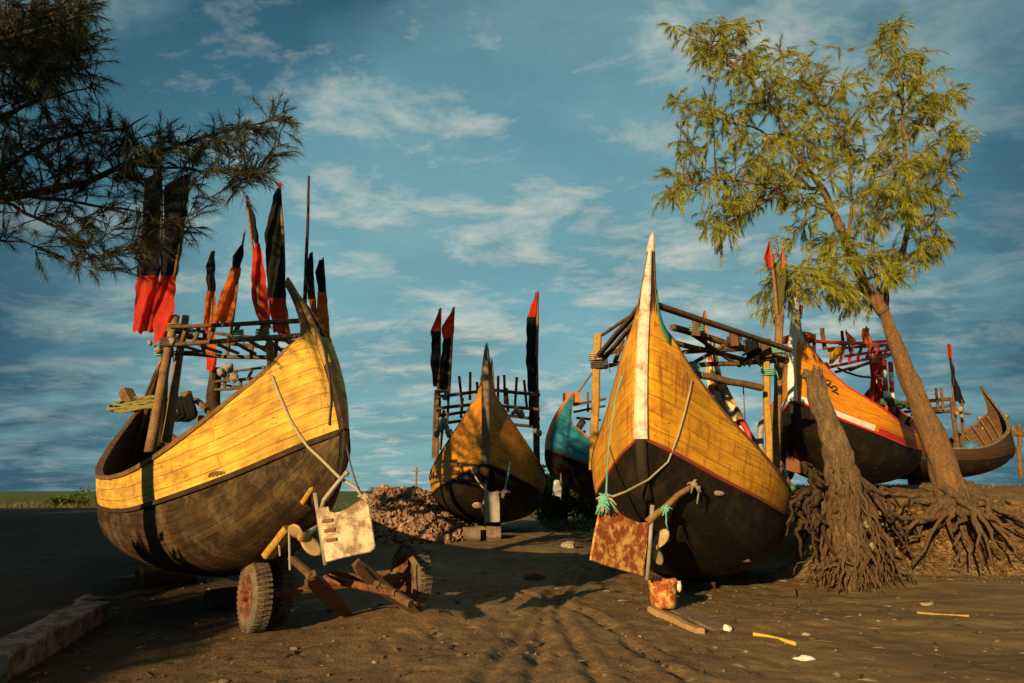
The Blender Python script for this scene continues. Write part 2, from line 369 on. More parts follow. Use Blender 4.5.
        if solid:
            md = o.modifiers.new('thickness', 'SOLIDIFY'); md.thickness = solid; md.offset = 0
        return o
def tag(o, label, cat, group=None, kind=None):
    o['label'] = label; o['category'] = cat
    if group: o['group'] = group
    if kind: o['kind'] = kind
    return o
def empty(name, loc, label, cat, group=None):
    o = bpy.data.objects.new(name, None); COL.objects.link(o); o.location = loc; o.empty_display_size = .2
    WLOC[o.name] = Vector(loc); return tag(o, label, cat, group)
def rebase(o, loc):
    """put the origin of a one-mesh thing at loc"""
    loc = Vector(loc); o.data.transform(__import__('mathutils').Matrix.Translation(-loc)); o.location = loc; WLOC[o.name] = loc; return o
def sag(p, q, d, n=14, side=(0, 0, 0)):
    p, q = Vector(p), Vector(q)
    return [p.lerp(q, i/n)+(Vector((0, 0, -1))*d+Vector(side))*4*(i/n)*(1-i/n) for i in range(n+1)]
def wob(p, q, n, amp, seed=0):
    p, q = Vector(p), Vector(q); o = []
    for i in range(n+1):
        k = i/n; e = math.sin(math.pi*k)**.6 if 0 < k < 1 else 0
        o.append(p.lerp(q, k)+Vector((noise.noise((k*2.3, seed, 1)), noise.noise((k*2.3, seed, 7)), noise.noise((k*2.3, seed, 13))))*amp*e)
    return o

# ------------------------------------------------------------------ ground
def lin(a, b, n): return list(np.linspace(a, b, n, endpoint=False))
xs = [-3000, -1200, -500, -220, -110, -60]+lin(-40, -14, 40)+lin(-14, -5, 70)+lin(-5, 6, 260)+lin(6, 13, 90)+lin(13, 40, 60)+[40, 60, 110, 220, 500, 1200, 3000]
ys = [-300, -120, -60, -35]+lin(-25, 3, 30)+lin(3, 8.5, 140)+lin(8.5, 12, 50)+lin(12, 18, 90)+lin(18, 30, 60)+lin(30, 60, 30)+[60, 80, 120, 200, 350, 700, 1500, 5000]
mb = MB(); mb.grid([[(x, y, ground_h(x, y)) for x in xs] for y in ys])
TRACKS = [((532, 683), (545, 600), (590, 545)), ((600, 683), (556, 610), (618, 540)), ((480, 683), (535, 615), (575, 575), (610, 548)), ((690, 683), (590, 615), (500, 590))]
gp = []
for tr in TRACKS:
    pts = [on_ground(*p) for p in tr]
    for a, b in zip(pts, pts[1:]):
        gp.append((a.xy, b.xy))
def seg_d(p, a, b):
    ab = b-a; t = max(0, min(1, (p-a).dot(ab)/ab.length_squared)); return (p-a-ab*t).length
PRINTS = []
for k in range(420):
    PRINTS.append((random.uniform(-5, 5.5), random.uniform(3.2, 11), random.random()*3.14, random.uniform(.09, .15), random.uniform(.008, .022)*(1 if random.random() < .7 else -.6)))
CELL = {}
for p_ in PRINTS:
    for ix in (-1, 0, 1):
        for iy in (-1, 0, 1): CELL.setdefault((int(p_[0]//.5)+ix, int(p_[1]//.5)+iy), []).append(p_)
for i, v in enumerate(mb.v):
    if -5.2 < v[0] < 6.2 and 3 < v[1] < 11.5:
        dz = .006*noise.noise((v[0]*13, v[1]*13, 1))+.005*noise.noise((v[0]*27, v[1]*27, 4)); q = 1-.65*ss(1.5, 4, v[0]); dz *= q
        for (x, y, a, L, d_) in CELL.get((int(v[0]//.5), int(v[1]//.5)), ()):
            dx, dy = v[0]-x, v[1]-y; e = ((dx*math.cos(a)+dy*math.sin(a))/L)**2+((-dx*math.sin(a)+dy*math.cos(a))/(L*.5))**2
            if e < 5: dz += q*(-d_*math.exp(-e*e)+d_*.4*math.exp(-(e-1.8)**2*1.5))
        v = mb.v[i] = (v[0], v[1], v[2]+dz)
    if -4 < v[0] < 4 and 3 < v[1] < 15:
        p = Vector(v[:2]); d = min(seg_d(p, a, b) for a, b in gp); d += .05*noise.noise((v[0]*3, v[1]*3, 0))
        dz = -.036*math.exp(-(d/.05)**2)*(.9+.1*math.sin(v[1]*38+v[0]*20))+.02*math.exp(-((d-.14)/.06)**2)
        mb.v[i] = (v[0], v[1], v[2]+dz)
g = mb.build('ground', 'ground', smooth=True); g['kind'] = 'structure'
mb = None

# ------------------------------------------------------------------ boats
U7 = np.array([0, .25, .5, .7, .85, .95, 1.])
SH = np.array([(0, 1.5, 1.55), (1.2, 1.48, 1.62), (2.3, 1.25, 1.95), (3.1, .85, 2.5), (3.6, .42, 3.1), (3.85, .15, 3.65), (3.95, .04, 4.5)])
WA = np.array([(0, 1.42, 1.15), (1.25, 1.38, 1.2), (2.5, 1.12, 1.4), (3.4, .7, 1.65), (4.0, .33, 1.88), (4.25, .13, 1.98), (4.35, .05, 2.02)])
KE = np.array([(0, 0, 0), (1.0, 0, .03), (1.95, 0, .16), (2.8, 0, .48), (3.5, 0, .9), (3.92, 0, 1.17), (4.14, 0, 1.32)])
def hermite(C, u):
    m = np.gradient(C, U7, axis=0); u = np.asarray(u)
    i = np.clip(np.searchsorted(U7, u, side='right')-1, 0, 5); h = U7[i+1]-U7[i]; t = ((u-U7[i])/h)[:, None]; h = h[:, None]
    return (2*t**3-3*t**2+1)*C[i]+(t**3-2*t**2+t)*h*m[i]+(-2*t**3+3*t**2)*C[i+1]+(t**3-t**2)*h*m[i+1]

class Boat:
    def __init__(s, p, kz):
        s.x, s.y, s.z0, yaw, s.L, s.B, s.H, s.tip, s.sx, s.wk, s.fh, s.tdx = p; s.kz = kz
        a = rad(yaw); s.f = Vector((math.sin(a), math.cos(a), 0)); s.l = Vector((-s.f.y, s.f.x, 0))
        s.n = 44; s.us = 1-(1-np.linspace(0, 1, s.n+1))**1.35
        S, W = SH.copy(), WA.copy()
        S[:, 0] *= s.L; W[:, 0] *= s.L; S[:, 1] *= s.B; W[:, 1] *= s.B
        S[-1, 0] -= s.tdx; S[-2, 0] -= s.tdx*.3
        S[:, 2] = 1.55*s.H+(S[:, 2]-1.55)*s.H*s.tip; S[3:6, 1] *= s.sx
        W[:, 2] = 1.15*s.H+(W[:, 2]-1.15)*s.H*s.wk
        K = KE.copy(); K[:, 0] *= s.L; K[:, 2] = kz+K[:, 2]*(W[-1, 2]-kz)/2.0
        s.S, s.W, s.K = hermite(S, s.us), hermite(W, s.us), hermite(K, s.us)
        s.S[:, 1] = np.maximum(s.S[:, 1], .035); s.W[:, 1] = np.maximum(s.W[:, 1], .04)
    def end(s, e):
        """curves of the near (-1) or far (+1) half in boat coordinates (x along, y to port, z up)"""
        S, W, K = s.S.copy(), s.W.copy(), s.K.copy()
        if e > 0: S[:, 2] = 1.55*s.H+(S[:, 2]-1.55*s.H)*s.fh
        return S, W, K
    def w(s, p): return Vector((s.x, s.y, s.z0))+s.f*float(p[0])+s.l*float(p[1])+Vector((0, 0, float(p[2])))
    def top_pt(s, S, W, i, t):
        u = s.us[i]; a, b = W[i], S[i]
        c = (a+b)/2+np.array([.4*s.L*u**5, .06*s.B*(1-u), -.1*u])
        return (1-t)**2*a+2*t*(1-t)*c+t*t*b
    def bot_pt(s, K, W, i, t):
        u = s.us[i]; a, b = K[i], W[i]; e = u**3
        c1 = np.array([a[0]*(1-.35*e)+b[0]*.35*e, b[1]*.62, a[2]+.02+(b[2]-a[2])*.02])
        c2 = np.array([b[0]*(1+.015*e), b[1]*1.0, a[2]+(b[2]-a[2])*.38])
        return (1-t)**3*a+3*t*(1-t)**2*c1+3*t*t*(1-t)*c2+t**3*b
    def rows(s, e, fn, nt, off=0.0):
        S, W, K = s.end(e); out = []
        for i in range(s.n+1):
            r = []
            for k in range(nt+1):
                t = k/nt
                p = s.top_pt(S, W, i, t) if fn == 'top' else s.bot_pt(K, W, i, t)
                if off:
                    p = p.copy(); p[1] = max(p[1]-off, p[1]*.3 if fn == 'top' else p[1]*.5); 
                    if fn == 'bot': p[2] += off*.8*(1-t)
                    sh = off*1.2*s.us[i]**4; p[0] -= sh
                r.append(p)
            out.append(r)
        return out
    def uv_of(s, R):
        A = np.array(R); seg = np.linalg.norm(np.diff(A, axis=0), axis=2).mean(1); sl = np.concatenate([[0], np.cumsum(seg)])
        d = np.concatenate([np.zeros((A.shape[0], 1)), np.cumsum(np.linalg.norm(np.diff(A, axis=1), axis=2), axis=1)], axis=1)
        h = d[:, -1].max()
        # strakes taper: keep count of planks along length for the low half, real metres above
        v = d if True else d
        return sl, v
    def curve_w(s, e, side, nm, i0=0):
        S, W, K = s.end(e); C = {'S': S, 'W': W, 'K': K}[nm]
        return [s.w((e*C[i][0], side*C[i][1], C[i][2])) for i in range(i0, s.n+1)]

def make_boat(name, P, kz, label, mats, horn_z=(3.4, 3.4), stem=(.13, .12), stem_mat='darkwood', rail_mat='rail', wale_mat='darkwood',
              horn_mat=None, rail_w=.11, far=True, cap=None, group='beached crescent fishing boats', stripe=None, low_stem=0):
    b = Boat(P, kz); root = empty(name, (b.x, b.y, b.z0+kz), label, 'boat', group); b.root = root
    top, bot, inn = MB(), MB(), MB()
    for e in (-1, 1):
        horn = MB()
        T = b.rows(e, 'top', 10); sl, v = b.uv_of(T); Bm = b.rows(e, 'bot', 12); slb, vb = b.uv_of(Bm)
        Ti = b.rows(e, 'top', 10, .055); Bi = b.rows(e, 'bot', 12, .07)
        hz = horn_z[0 if e < 0 else 1]
        for sd in (1, -1):
            fl = (e*sd) < 0
            def W3(R): return [[b.w((e*p[0], sd*p[1], p[2])) for p in r] for r in R]
            Wt, Wb = W3(T), W3(Bm)
            uvo = 7.3*(e+1)+3.1*sd
            for i in range(b.n):
                for k in range(10):
                    zc = (T[i][k][2]+T[i+1][k+1][2])/2
                    tgt = horn if zc > hz else top
                    q = [Wt[i][k], Wt[i][k+1], Wt[i+1][k+1], Wt[i+1][k]]; u = [(uvo+sl[i], v[i][k]), (uvo+sl[i], v[i][k+1]), (uvo+sl[i+1], v[i+1][k+1]), (uvo+sl[i+1], v[i+1][k])]
                    if fl: q = q[::-1]; u = u[::-1]
                    tgt.add(q, [(0, 1, 2, 3)], u)
            bot.grid(Wb, [[(uvo+slb[i], vb[i][k]) for k in range(13)] for i in range(b.n+1)], fl)
            # lining: from the rail down to the floor
            inn.grid(W3(Ti), [[(uvo+sl[i], v[i][k]) for k in range(11)] for i in range(b.n+1)], not fl)
            inn.grid(W3(Bi), [[(uvo+slb[i], vb[i][k]) for k in range(13)] for i in range(b.n+1)], not fl)
        if horn.v: horn.build('prow_horn', horn_mat or mats[0], root, True)
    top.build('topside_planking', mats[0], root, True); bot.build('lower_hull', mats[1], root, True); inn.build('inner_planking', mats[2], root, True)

    # gunwale rails and rubbing strakes: one each side, swept as rectangular timbers
    for nm, rw, rh, mm, C in (('gunwale', rail_w, .055, rail_mat, 'S'), ('rubbing_strake', .045, .05, wale_mat, 'W')):
        for sd in (1, -1):
            r = MB(); path = b.curve_w(-1, sd, C)[::-1]+b.curve_w(1, sd, C)[1:]
            ctr = Vector((b.x, b.y, 0)); ring = []
            for i, p in enumerate(path):
                t = (path[min(i+1, len(path)-1)]-path[max(i-1, 0)]).normalized(); out = b.l*sd; out = (out-t*out.dot(t)).normalized(); up = out.cross(t)*(1 if sd < 0 else -1)
                if up.z < 0: up = -up
                u = abs(i-b.n)/b.n; k = 1-.88*u**2.5; cc = p-out*(rw*.28 if C == 'S' else -.012)
                ring.append([cc+out*rw*k*.5+up*rh*.5, cc+out*rw*k*.5-up*rh*.5, cc-out*rw*k*.5-up*rh*.5, cc-out*rw*k*.5+up*rh*.5])
            n = len(ring); vs = [q for rr in ring for q in rr]
            fs = [(i*4+j, i*4+(j+1) % 4, i*4+4+(j+1) % 4, i*4+4+j) for i in range(n-1) for j in range(4)]+[(3, 2, 1, 0), (n*4-4, n*4-3, n*4-2, n*4-1)]
            r.add(vs, fs); r.build(nm, mm, root)
    if stripe:      # painted band above the rubbing strake
        for (t0, t1, mm, nm, u0, u1) in stripe:
            for sd in (1, -1):
                r = MB(); 
                S, W, K = b.end(-1); G = []
                for i in range(b.n+1):
                    if not (u0 <= b.us[i] <= u1): continue
                    row = []
                    for k in range(4):
                        zt = t0+(t1-t0)*k/3
                        p = b.top_pt(S, W, i, zt/max(.3, (np.linalg.norm(S[i]-W[i])))).copy(); p[1] += .006; row.append(b.w((-p[0]-.004*b.us[i], sd*p[1], p[2])))
                    G.append(row)
                r.grid(G, flip=(sd > 0)); r.build(nm, mm, root, True)
    # stem posts
    for e in (-1, 1):
        S, W, K = b.end(e); ts = np.linspace(0, 1.0, 22)
        up = [b.top_pt(S, W, b.n, t) for t in ts]; lo = [b.bot_pt(K, W, b.n, t) for t in np.linspace(0, 1, 14)]
        for nm, path, mm, w0, w1 in (('stem_post', up, stem_mat, stem[0], stem[1]), ('forefoot', lo, 'tarstem', stem[0]*.7, stem[0]*.8)):
            G = []
            for i, p in enumerate(path):
                a, c = np.array(path[max(i-1, 0)]), np.array(path[min(i+1, len(path)-1)]); t = (c-a); t[1] = 0; t /= np.linalg.norm(t)
                nr = np.array([t[2], 0, -t[0]]); nr = nr if nr[0] > 0 or nm == 'stem_post' else nr
                if nr[0] < 0 and nm == 'stem_post': nr = nr*np.sign(nr[0]) if abs(nr[0]) > .3 else nr
                k = i/(len(path)-1); w = w0+(w1-w0)*k
                if nm == 'stem_post' and k > .7: w *= 1-.75*((k-.7)/.3)
                w = max(w, .03); d0, d1 = -.05, .055
                q = np.array([p[0], 0, p[2]])
                pts = [q+nr*d0+np.array([0, w/2, 0]), q+nr*(d1-.02)+np.array([0, w/2, 0]), q+nr*d1+np.array([0, w*.3, 0]), q+nr*d1-np.array([0, w*.3, 0]), q+nr*(d1-.02)-np.array([0, w/2, 0]), q+nr*d0-np.array([0, w/2, 0])]
                G.append([b.w((e*z[0], z[1], z[2])) for z in pts])
            n = len(G); r = MB(); vs = [q for g_ in G for q in g_]
            fs = [(i*6+j, i*6+(j+1) % 6, i*6+6+(j+1) % 6, i*6+6+j) for i in range(n-1) for j in range(6)]+[tuple(range(5, -1, -1)), tuple(range(n*6-6, n*6))]
            r.add(vs, fs); r.build(nm, mm, root)
            if nm == 'stem_post' and low_stem and e < 0:     # dark sheath over the lower part of the stem
                h = MB(); kk = int(n*low_stem); c0 = [sum(G[i], Vector())/6 for i in range(kk)]
                vs = [c0[i]+(q-c0[i])*1.1 for i in range(kk) for q in G[i]]
                h.add(vs, [(i*6+j, i*6+(j+1) % 6, i*6+6+(j+1) % 6, i*6+6+j) for i in range(kk-1) for j in range(6)]+[tuple(range(5, -1, -1)), tuple(range(kk*6-6, kk*6))]); h.build('stem_sheath', 'darkwood', root)
    # floor, thwarts and ribs
    fl = MB(); zf = b.kz+.42
    for k in range(9):
        xx = (-1.9+k*.475)*b.L*.9; u = abs(xx)/(3.95*b.L); i = int(np.argmin(abs(b.S[:, 0]-abs(xx)))); ww = b.W[i][1]*.72
        fl.box(b.w((xx, 0, zf)), b.f*.22, b.l*ww, Vector((0, 0, .02)))
    fl.build('floor_boards', 'inner', root)
    for k in range(4):
        xx = (-2.0+k*1.3)*b.L; i = int(np.argmin(abs(b.S[:, 0]-abs(xx)))); e = 1 if xx > 0 else -1; S, W, K = b.end(e)
        t = MB(); ww = (S[i][1]+W[i][1])/2-.05; zz = W[i][2]+.25; t.bar(b.w((xx, ww, zz)), b.w((xx, -ww, zz)), .16, .07); t.build('thwart', 'rail', root)
    return b

BA = make_boat('fishing_boat', [-4.636, 10.11, 0.089, -37.219, 1.211, 0.70, 1.075, 0.667, 1.0, 0.80, 1.073, 1.289], .42,
    'large weathered yellow wooden boat at the left, white rudder plate, wheeled axle before its stern', ('plankA', 'tarA', 'inner'), horn_z=(3.12, 3.3), horn_mat='greywood', stem=(.07, .04), stem_mat='yellowstem', low_stem=.42)
BB = make_boat('fishing_boat', [3.434, 12.825, 0.009, 23.545, 1.037, 1.034, 1.043, 1.196, 0.885, 1.105, 0.97, 0.832], .14,
    'amber and black wooden boat with white painted stem and big rusty rudder plate', ('plankB', 'tarB', 'inner'), horn_z=(4.05, 3.6), horn_mat='darkwood', stem=(.175, .12), stem_mat='white', wale_mat='darkred', rail_w=.07)
BC = make_boat('fishing_boat', [-0.661, 19.608, 0.302, -0.873, 0.957, 1.037, 1.005, 1.058, 0.974, 0.805, 1.352, 0.078], .4,
    'brown orange boat seen end on between two taller flag posts, beside the shell heap', ('plankC', 'tarB', 'inner'), horn_z=(3.9, 4.2), horn_mat='rail', stem=(.2, .12), stem_mat='greywood', rail_w=.09)
BD = make_boat('fishing_boat', [9.288, 18.915, 1.421, 40.226, 1.028, 1.073, 1.076, 1.055, 0.767, 0.974, 0.873, 0.662], .3,
    'bright orange boat on the bank with red and white band along its waterline', ('plankD', 'tarB', 'inner'), horn_z=(3.62, 3.5), horn_mat='white2', stem=(.2, .12), stem_mat='white2', rail_mat='red', wale_mat='red', rail_w=.05,
    stripe=[(.0, .17, 'red', 'red_band', 0, .5), (.0, .2, 'white2', 'white_band', .5, .955), (.0, .24, 'red', 'red_band', .955, 1)])
M['tanorange'] = paint_mat('worn_orange_edge', (.55, .21, .05), (.35, .12, .03), .6, 5)
BE = make_boat('fishing_boat', [4.82, 19.403, 0.432, 61.05, 1.035, 0.955, 0.98, 0.732, 0.876, 1.212, 0.8, 0.407], .35,
    'teal blue boat with orange edged stem half hidden behind the white stemmed boat', ('plankE', 'tarB', 'inner'), horn_z=(9, 9), stem=(.12, .10), stem_mat='tanorange', rail_mat='orangerim', wale_mat='rail', rail_w=.06)
BF = make_boat('fishing_boat', [14.598, 24.954, 1.578, 79.004, 0.963, 1.078, 0.904, 0.999, 1.2, 0.778, 0.919, 0.642], .4,
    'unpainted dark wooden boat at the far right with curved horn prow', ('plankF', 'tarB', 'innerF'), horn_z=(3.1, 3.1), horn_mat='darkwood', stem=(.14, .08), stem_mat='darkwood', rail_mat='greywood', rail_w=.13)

# lashed band and ribs on the dark boat
mb = MB()
for a, b_ in (((979, 419), (1008, 416)), ((980, 424), (1008, 422)), ((981, 428), (1008, 427))): mb.tube(wob(at(*a, 26.2), at(*b_, 26.6), 8, .04), .085, 7)
mb.build('wrapped_lashing', 'reed', BF.root, True)
for k in range(7):
    S, W, K = BF.end(1); i = int(BF.n*(.42+.07*k)); m_ = MB()
    pts = [BF.w((BF.top_pt(S, W, i, t)[0]-.1, BF.top_pt(S, W, i, t)[1]-.11, BF.top_pt(S, W, i, t)[2])) for t in np.linspace(0, .97, 7)]
    m_.tube(pts, .045, 6); m_.build('rib', 'rail', BF.root, True)

def bars(specs, root, mm='rackwood', name='rack', w=.07):
    if name in ('post', 'bollard', 'cross_beam') and len(specs) > 1:
        for q in specs: bars([q], root, mm, name, w)
        return
    m_ = MB()
    for s_ in specs:
        (x1, y1, d1), (x2, y2, d2) = s_[0], s_[1]; ww = s_[2] if len(s_) > 2 else w
        m_.bar(at(x1, y1, d1), at(x2, y2, d2), ww, ww*.8)
    return m_.build(name, mm, root)
def post(p, q, r, root, mm='pole', name='post', n=8):
    m_ = MB(); m_.tube(wob(at(*p), at(*q), n, r*.6, random.random()*50), [r*(1.1-.3*i/n) for i in range(n+1)], 9); return m_.build(name, mm, root, True)

from mathutils.bvhtree import BVHTree
def surf_on(b, nm=('topside', 'lower_hull', 'prow_horn', 'gunwale', 'rubbing', 'stem', 'forefoot')):
    V_, F_ = [], []
    for c in b.root.children:
        if c.type == 'MESH' and c.name.startswith(nm):
            o0 = WLOC[b.root.name]; k = len(V_); V_ += [Vector(v.co)+o0 for v in c.data.vertices]; F_ += [tuple(i+k for i in p.vertices) for p in c.data.polygons]
    return BVHTree.FromPolygons(V_, F_)
def hit(tree, px, py, off=.01):
    d = (at(px, py, 10)-Vector((0, 0, CZ))).normalized(); h = tree.ray_cast(Vector((0, 0, CZ)), d)
    return h[0]-d*off if h[0] else None
# ---- boat at left: rack, posts, rudder, propeller
post((150, 452, 9.6), (176, 316, 9.9), .07, BA.root); post((166, 442, 9.9), (186, 316, 10.1), .065, BA.root)
post((160, 446, 10.3), (166, 338, 10.3), .06, BA.root, 'darkwood')
post((214, 424, 12.6), (216, 368, 12.6), .13, BA.root, 'darkwood')
ra = [((168, 327, 9.9), (322, 320, 6.75), .06), ((170, 345, 9.9), (326, 334, 6.6), .065),
      ((160, 353, 10.3), (300, 360, 9.4), .07), ((186, 330, 10.6), (300, 342, 9.2), .06), ((172, 336, 10.8), (300, 352, 9.8), .06),
      ((168, 327, 9.9), (196, 338, 11.2), .06), ((160, 353, 10.1), (200, 352, 11.2), .06)]
for x in (184, 197, 212, 236, 262): ra.append(((x+3, 326-(x-170)*.05, 9.9-(x-170)*.0205), (x-3, 345-(x-170)*.07, 9.9-(x-170)*.021), .055))
for k in range(7):
    x = 190+k*17; ra.append(((x-8, 346-k*1.2, 9.75-k*.24), (x+14, 352+k*.6, 10.4-k*.16), .05))
for k in range(4): ra.append(((205+k*24, 332+k*2, 10.4-k*.3), (203+k*24, 352+k*3, 10.4-k*.3), .05))
bars(ra, BA.root)
rb = [((212, 382, 12.6), (292, 376, 10.6), .06), ((212, 390, 12.6), (292, 384, 10.6), .06), ((218, 372, 13.2), (285, 366, 11.4), .05), ((222, 385, 13.2), (280, 391, 11.2), .05)]
for k in range(5): rb.append(((216+k*16, 381-k*1.2, 12.5-k*.4), (222+k*15, 372-k*1, 13-k*.4), .05)); 
for k in range(4): rb.append(((225+k*16, 381-k, 12.3-k*.4), (224+k*16, 390-k, 12.3-k*.4), .05))
bars(rb, BA.root)
bars([((269, 344, 7.75), (272, 374, 7.6), .08)], BA.root, 'rail', 'knee')
bars([((200, 418, 11.0), (222, 432, 10.6), .12), ((196, 400, 11.4), (228, 428, 10.5), .1)], BA.root, 'rail', 'cross_beam')
bars([((126, 392, 11.6), (134, 408, 11.4), .22), ((186, 392, 11.6), (188, 404, 11.6), .16)], BA.root, 'rail', 'bollard')

def rudder(root, outline, D, th, mm, stock, tilt=0, name='rudder', stock_r=.022):
    """outline in picture points with own distances"""
    r = empty(name, at(*outline[0][:2], D), '', ''); del r['label']; del r['category']
    r.parent = root; r.location = r.location-WLOC[root.name]
    pts = [at(x, y, D+tilt*(x-outline[0][0])) for x, y in outline]
    n = (pts[len(pts)//3]-pts[0]).cross(pts[2*len(pts)//3]-pts[0])
    m_ = MB(); m_.plate(pts, n, th); m_.build('rudder_blade', mm, r)
    if stock:
        m_ = MB(); m_.tube([at(*stock[0]), at(*stock[1])], stock_r, 8); m_.build('rudder_stock', 'metal', r, True)
    return r
r = rudder(BA.root, [(318, 508), (328, 506.5), (329, 511), (334, 512.5), (341, 511.5), (348, 508), (356, 502.5), (361, 500), (367, 499.5), (369, 502), (375.5, 545), (374.5, 549), (371, 552), (345, 557.5), (326, 562.5), (321, 535)], 5.8, .03, 'whiterud', ((315, 493, 5.83), (325.5, 565, 5.8)), stock_r=.018)
m_ = MB()
for k in range(3): m_.box(at(327.5+k*2, 520.5+k*9.6, 5.778), Vector((.042, 0, .006)), (0, .008, 0), Vector((0, 0, .013)))
m_.build('slot_mark', 'rustbrown', r)
m_ = MB(); pts = [at(321.5, 508, 5.8), at(324, 500, 5.8), at(331, 491, 5.8), at(339, 481, 5.8), at(346.5, 473, 5.8)]; m_.tube(pts, [.018, .02, .02, .018, .017], 8); m_.tube([at(345, 475, 5.8), at(348, 471.5, 5.8)], .024, 8); m_.build('tiller', 'metal', r, True)
def propeller(root, hub, D, blades, r0, mm='brass', ax=(0, -1, 0)):
    p = empty('propeller', at(*hub, D), '', ''); del p['label']; del p['category']; p.parent = root; p.location = p.location-WLOC[root.name]
    c = at(*hub, D); m_ = MB(); m_.lathe(c, ax, [(.001, .09), (.03, .075), (.045, .02), (.05, -.06), (.045, -.1), (.001, -.1)], 14); m_.build('hub', mm, p, True)
    for (tx, ty, wd) in blades:
        q = at(tx, ty, D-.02); d = q-c; L = d.length; d.normalize(); s_ = d.cross(Vector(ax)).normalized(); m_ = MB(); G = []
        for i in range(9):
            k = i/8; hw = wd*math.sin(math.pi*min(1, .12+.88*k*.98))**.6*(1 if k < .999 else .3)
            ang = .9-.55*k; row = []
            for j in range(5):
                a = (j/4-.5)*2; row.append(c+d*(L*k)+(s_*math.cos(ang)+Vector(ax)*math.sin(ang))*a*hw*.8)
            G.append(row)
        m_.grid(G); m_.build('blade', mm, p, True, solid=.014)
    m_ = MB(); m_.tube([c, c-Vector(ax)*.9+Vector((0, 0, .12))], .028, 8); m_.build('shaft', 'metal', p, True)
propeller(BA.root, (303, 537), 6.2, [(289, 526, .09), (320, 555, .085)], .3)
m_ = MB(); m_.bar(at(268, 556, 6.6), at(290, 528, 6.5), .14, .07); m_.build('skeg_brace', 'yellowpost', BA.root)
m_ = MB(); m_.bar(at(303, 503, 6.2), at(316, 483, 6.12), .05); m_.bar(at(316, 483, 6.12), at(326, 485, 6.1), .045); m_.build('rudder_bracket', 'yellowpost', BA.root)

# ---- white stemmed boat
lp = [((597, 342, 12.2), (594, 470, 12.2), .15)]
m_ = MB(); m_.bar(at(598, 334, 12.0), at(593, 470, 12.0), .14, .13); m_.build('post', 'yellowpost', BB.root)
m_ = MB(); m_.bar(at(765.5, 350, 12.2), at(769, 462, 12.2), .115, .12); m_.build('post', 'yellowpost', BB.root)
m_ = MB(); m_.bar(at(779.5, 316, 13.0), at(776, 468, 13.0), .13, .14); m_.build('post', 'pole', BB.root)
rc = [((641, 305, 9.4), (597, 357, 12.0), .09), ((636, 322, 10.6), (599, 364, 12.2), .08), ((594, 358, 11.9), (632, 346, 12.0), .09), ((594, 369, 12.1), (628, 361, 12.4), .09),
      ((650, 303, 9.4), (790, 350, 12.2), .1), ((672, 327, 11.2), (787, 361, 12.5), .12), ((684, 352, 11.8), (783, 347, 13.6), .09), ((686, 366, 12), (786, 360, 12.6), .1),
      ((672, 342, 11.5), (745, 360, 12.6), .1), ((602, 335, 12.1), (640, 310, 11), .06), ((615, 362, 11.9), (623, 340, 12), .08), ((628, 345, 11.6), (628, 326, 11.3), .06)]
for (x, y, x2, y2, D, w_) in ((697, 319, 696, 336, 11.1, .14), (733, 329, 735, 346, 11.6, .14), (765, 339, 767, 357, 12.1, .17)): rc.append(((x, y, D-.08), (x2, y2, D-.05), w_))
rc += [((690, 333, 11.4), (740, 366, 12.4), .07), ((725, 345, 11.7), (690, 365, 12.3), .07), ((745, 340, 12), (770, 372, 12.3), .08), ((704, 337, 11.4), (708, 352, 12.2), .06)]
bars(rc, BB.root)
bars([((694, 374, 11.4), (762, 388, 11.9), .13)], BB.root, 'rail', 'boom')
m_ = MB(); m_.bar(at(692, 362, 11.35), at(693, 380, 11.35), .13); m_.build('bollard', 'greywood', BB.root)
# white tip and green cheek of the horn
S, W, K = BB.end(-1)
tp_ = [BB.w((-p[0], 0, p[2])) for p in (BB.top_pt(S, W, BB.n, t) for t in (.93, .96, .98, 1.0))]; dd_ = (tp_[-1]-tp_[-2]).normalized()
m_ = MB(); m_.tube(tp_+[tp_[-1]+dd_*.12, tp_[-1]+dd_*.2], [.065, .06, .055, .048, .036, .015], 8); m_.build('prow_tip', 'white', BB.root, True)
for sd in (-1,):
    m_ = MB(); G = []
    for i in range(BB.n-9, BB.n-3):
        r_ = []
        for t in (.90, .95, .985):
            p = BB.top_pt(S, W, i, t); r_.append(BB.w((-p[0], sd*(p[1]+.014), p[2])))
        G.append(r_)
    m_.grid(G, flip=sd > 0); m_.build('green_cheek', 'green', BB.root, True, solid=.01)
m_ = MB(); pts = BB.curve_w(-1, -1, 'S', 0)
m_.tube([p+Vector((.04, -.05, -.02)) for p in pts[:5]], .05, 6); m_.build('green_rail_end', 'green', BB.root, True)
r = rudder(BB.root, [(600, 507), (612, 508), (622, 511.5), (628, 517), (633, 520.6), (640, 522.5), (648, 522), (646, 548), (642.5, 576), (628, 572), (607, 566), (590, 560), (594, 535)], 8.2, .035, 'rust', ((652.5, 505, 8.72), (647, 580, 8.72)), tilt=.0105, stock_r=.028)
m_ = MB(); m_.tube(wob(at(647, 522, 8.7), at(694, 484, 8.9), 6, .04, 3), [.045, .045, .04, .04, .035, .035, .03], 8); m_.build('tiller', 'pole', r, True)
m_ = MB(); m_.tube(wob(hit(surf_on(BB), 716, 493, .05) or at(716, 493, 10.4), at(759, 497, 10.7), 5, .02), [.03, .035, .04, .04, .035, .03], 8); m_.build('oar_peg', 'floatw', BB.root, True)
propeller(BB.root, (655, 547), 8.95, [(668, 529, .105), (661, 565, .105)], .3)
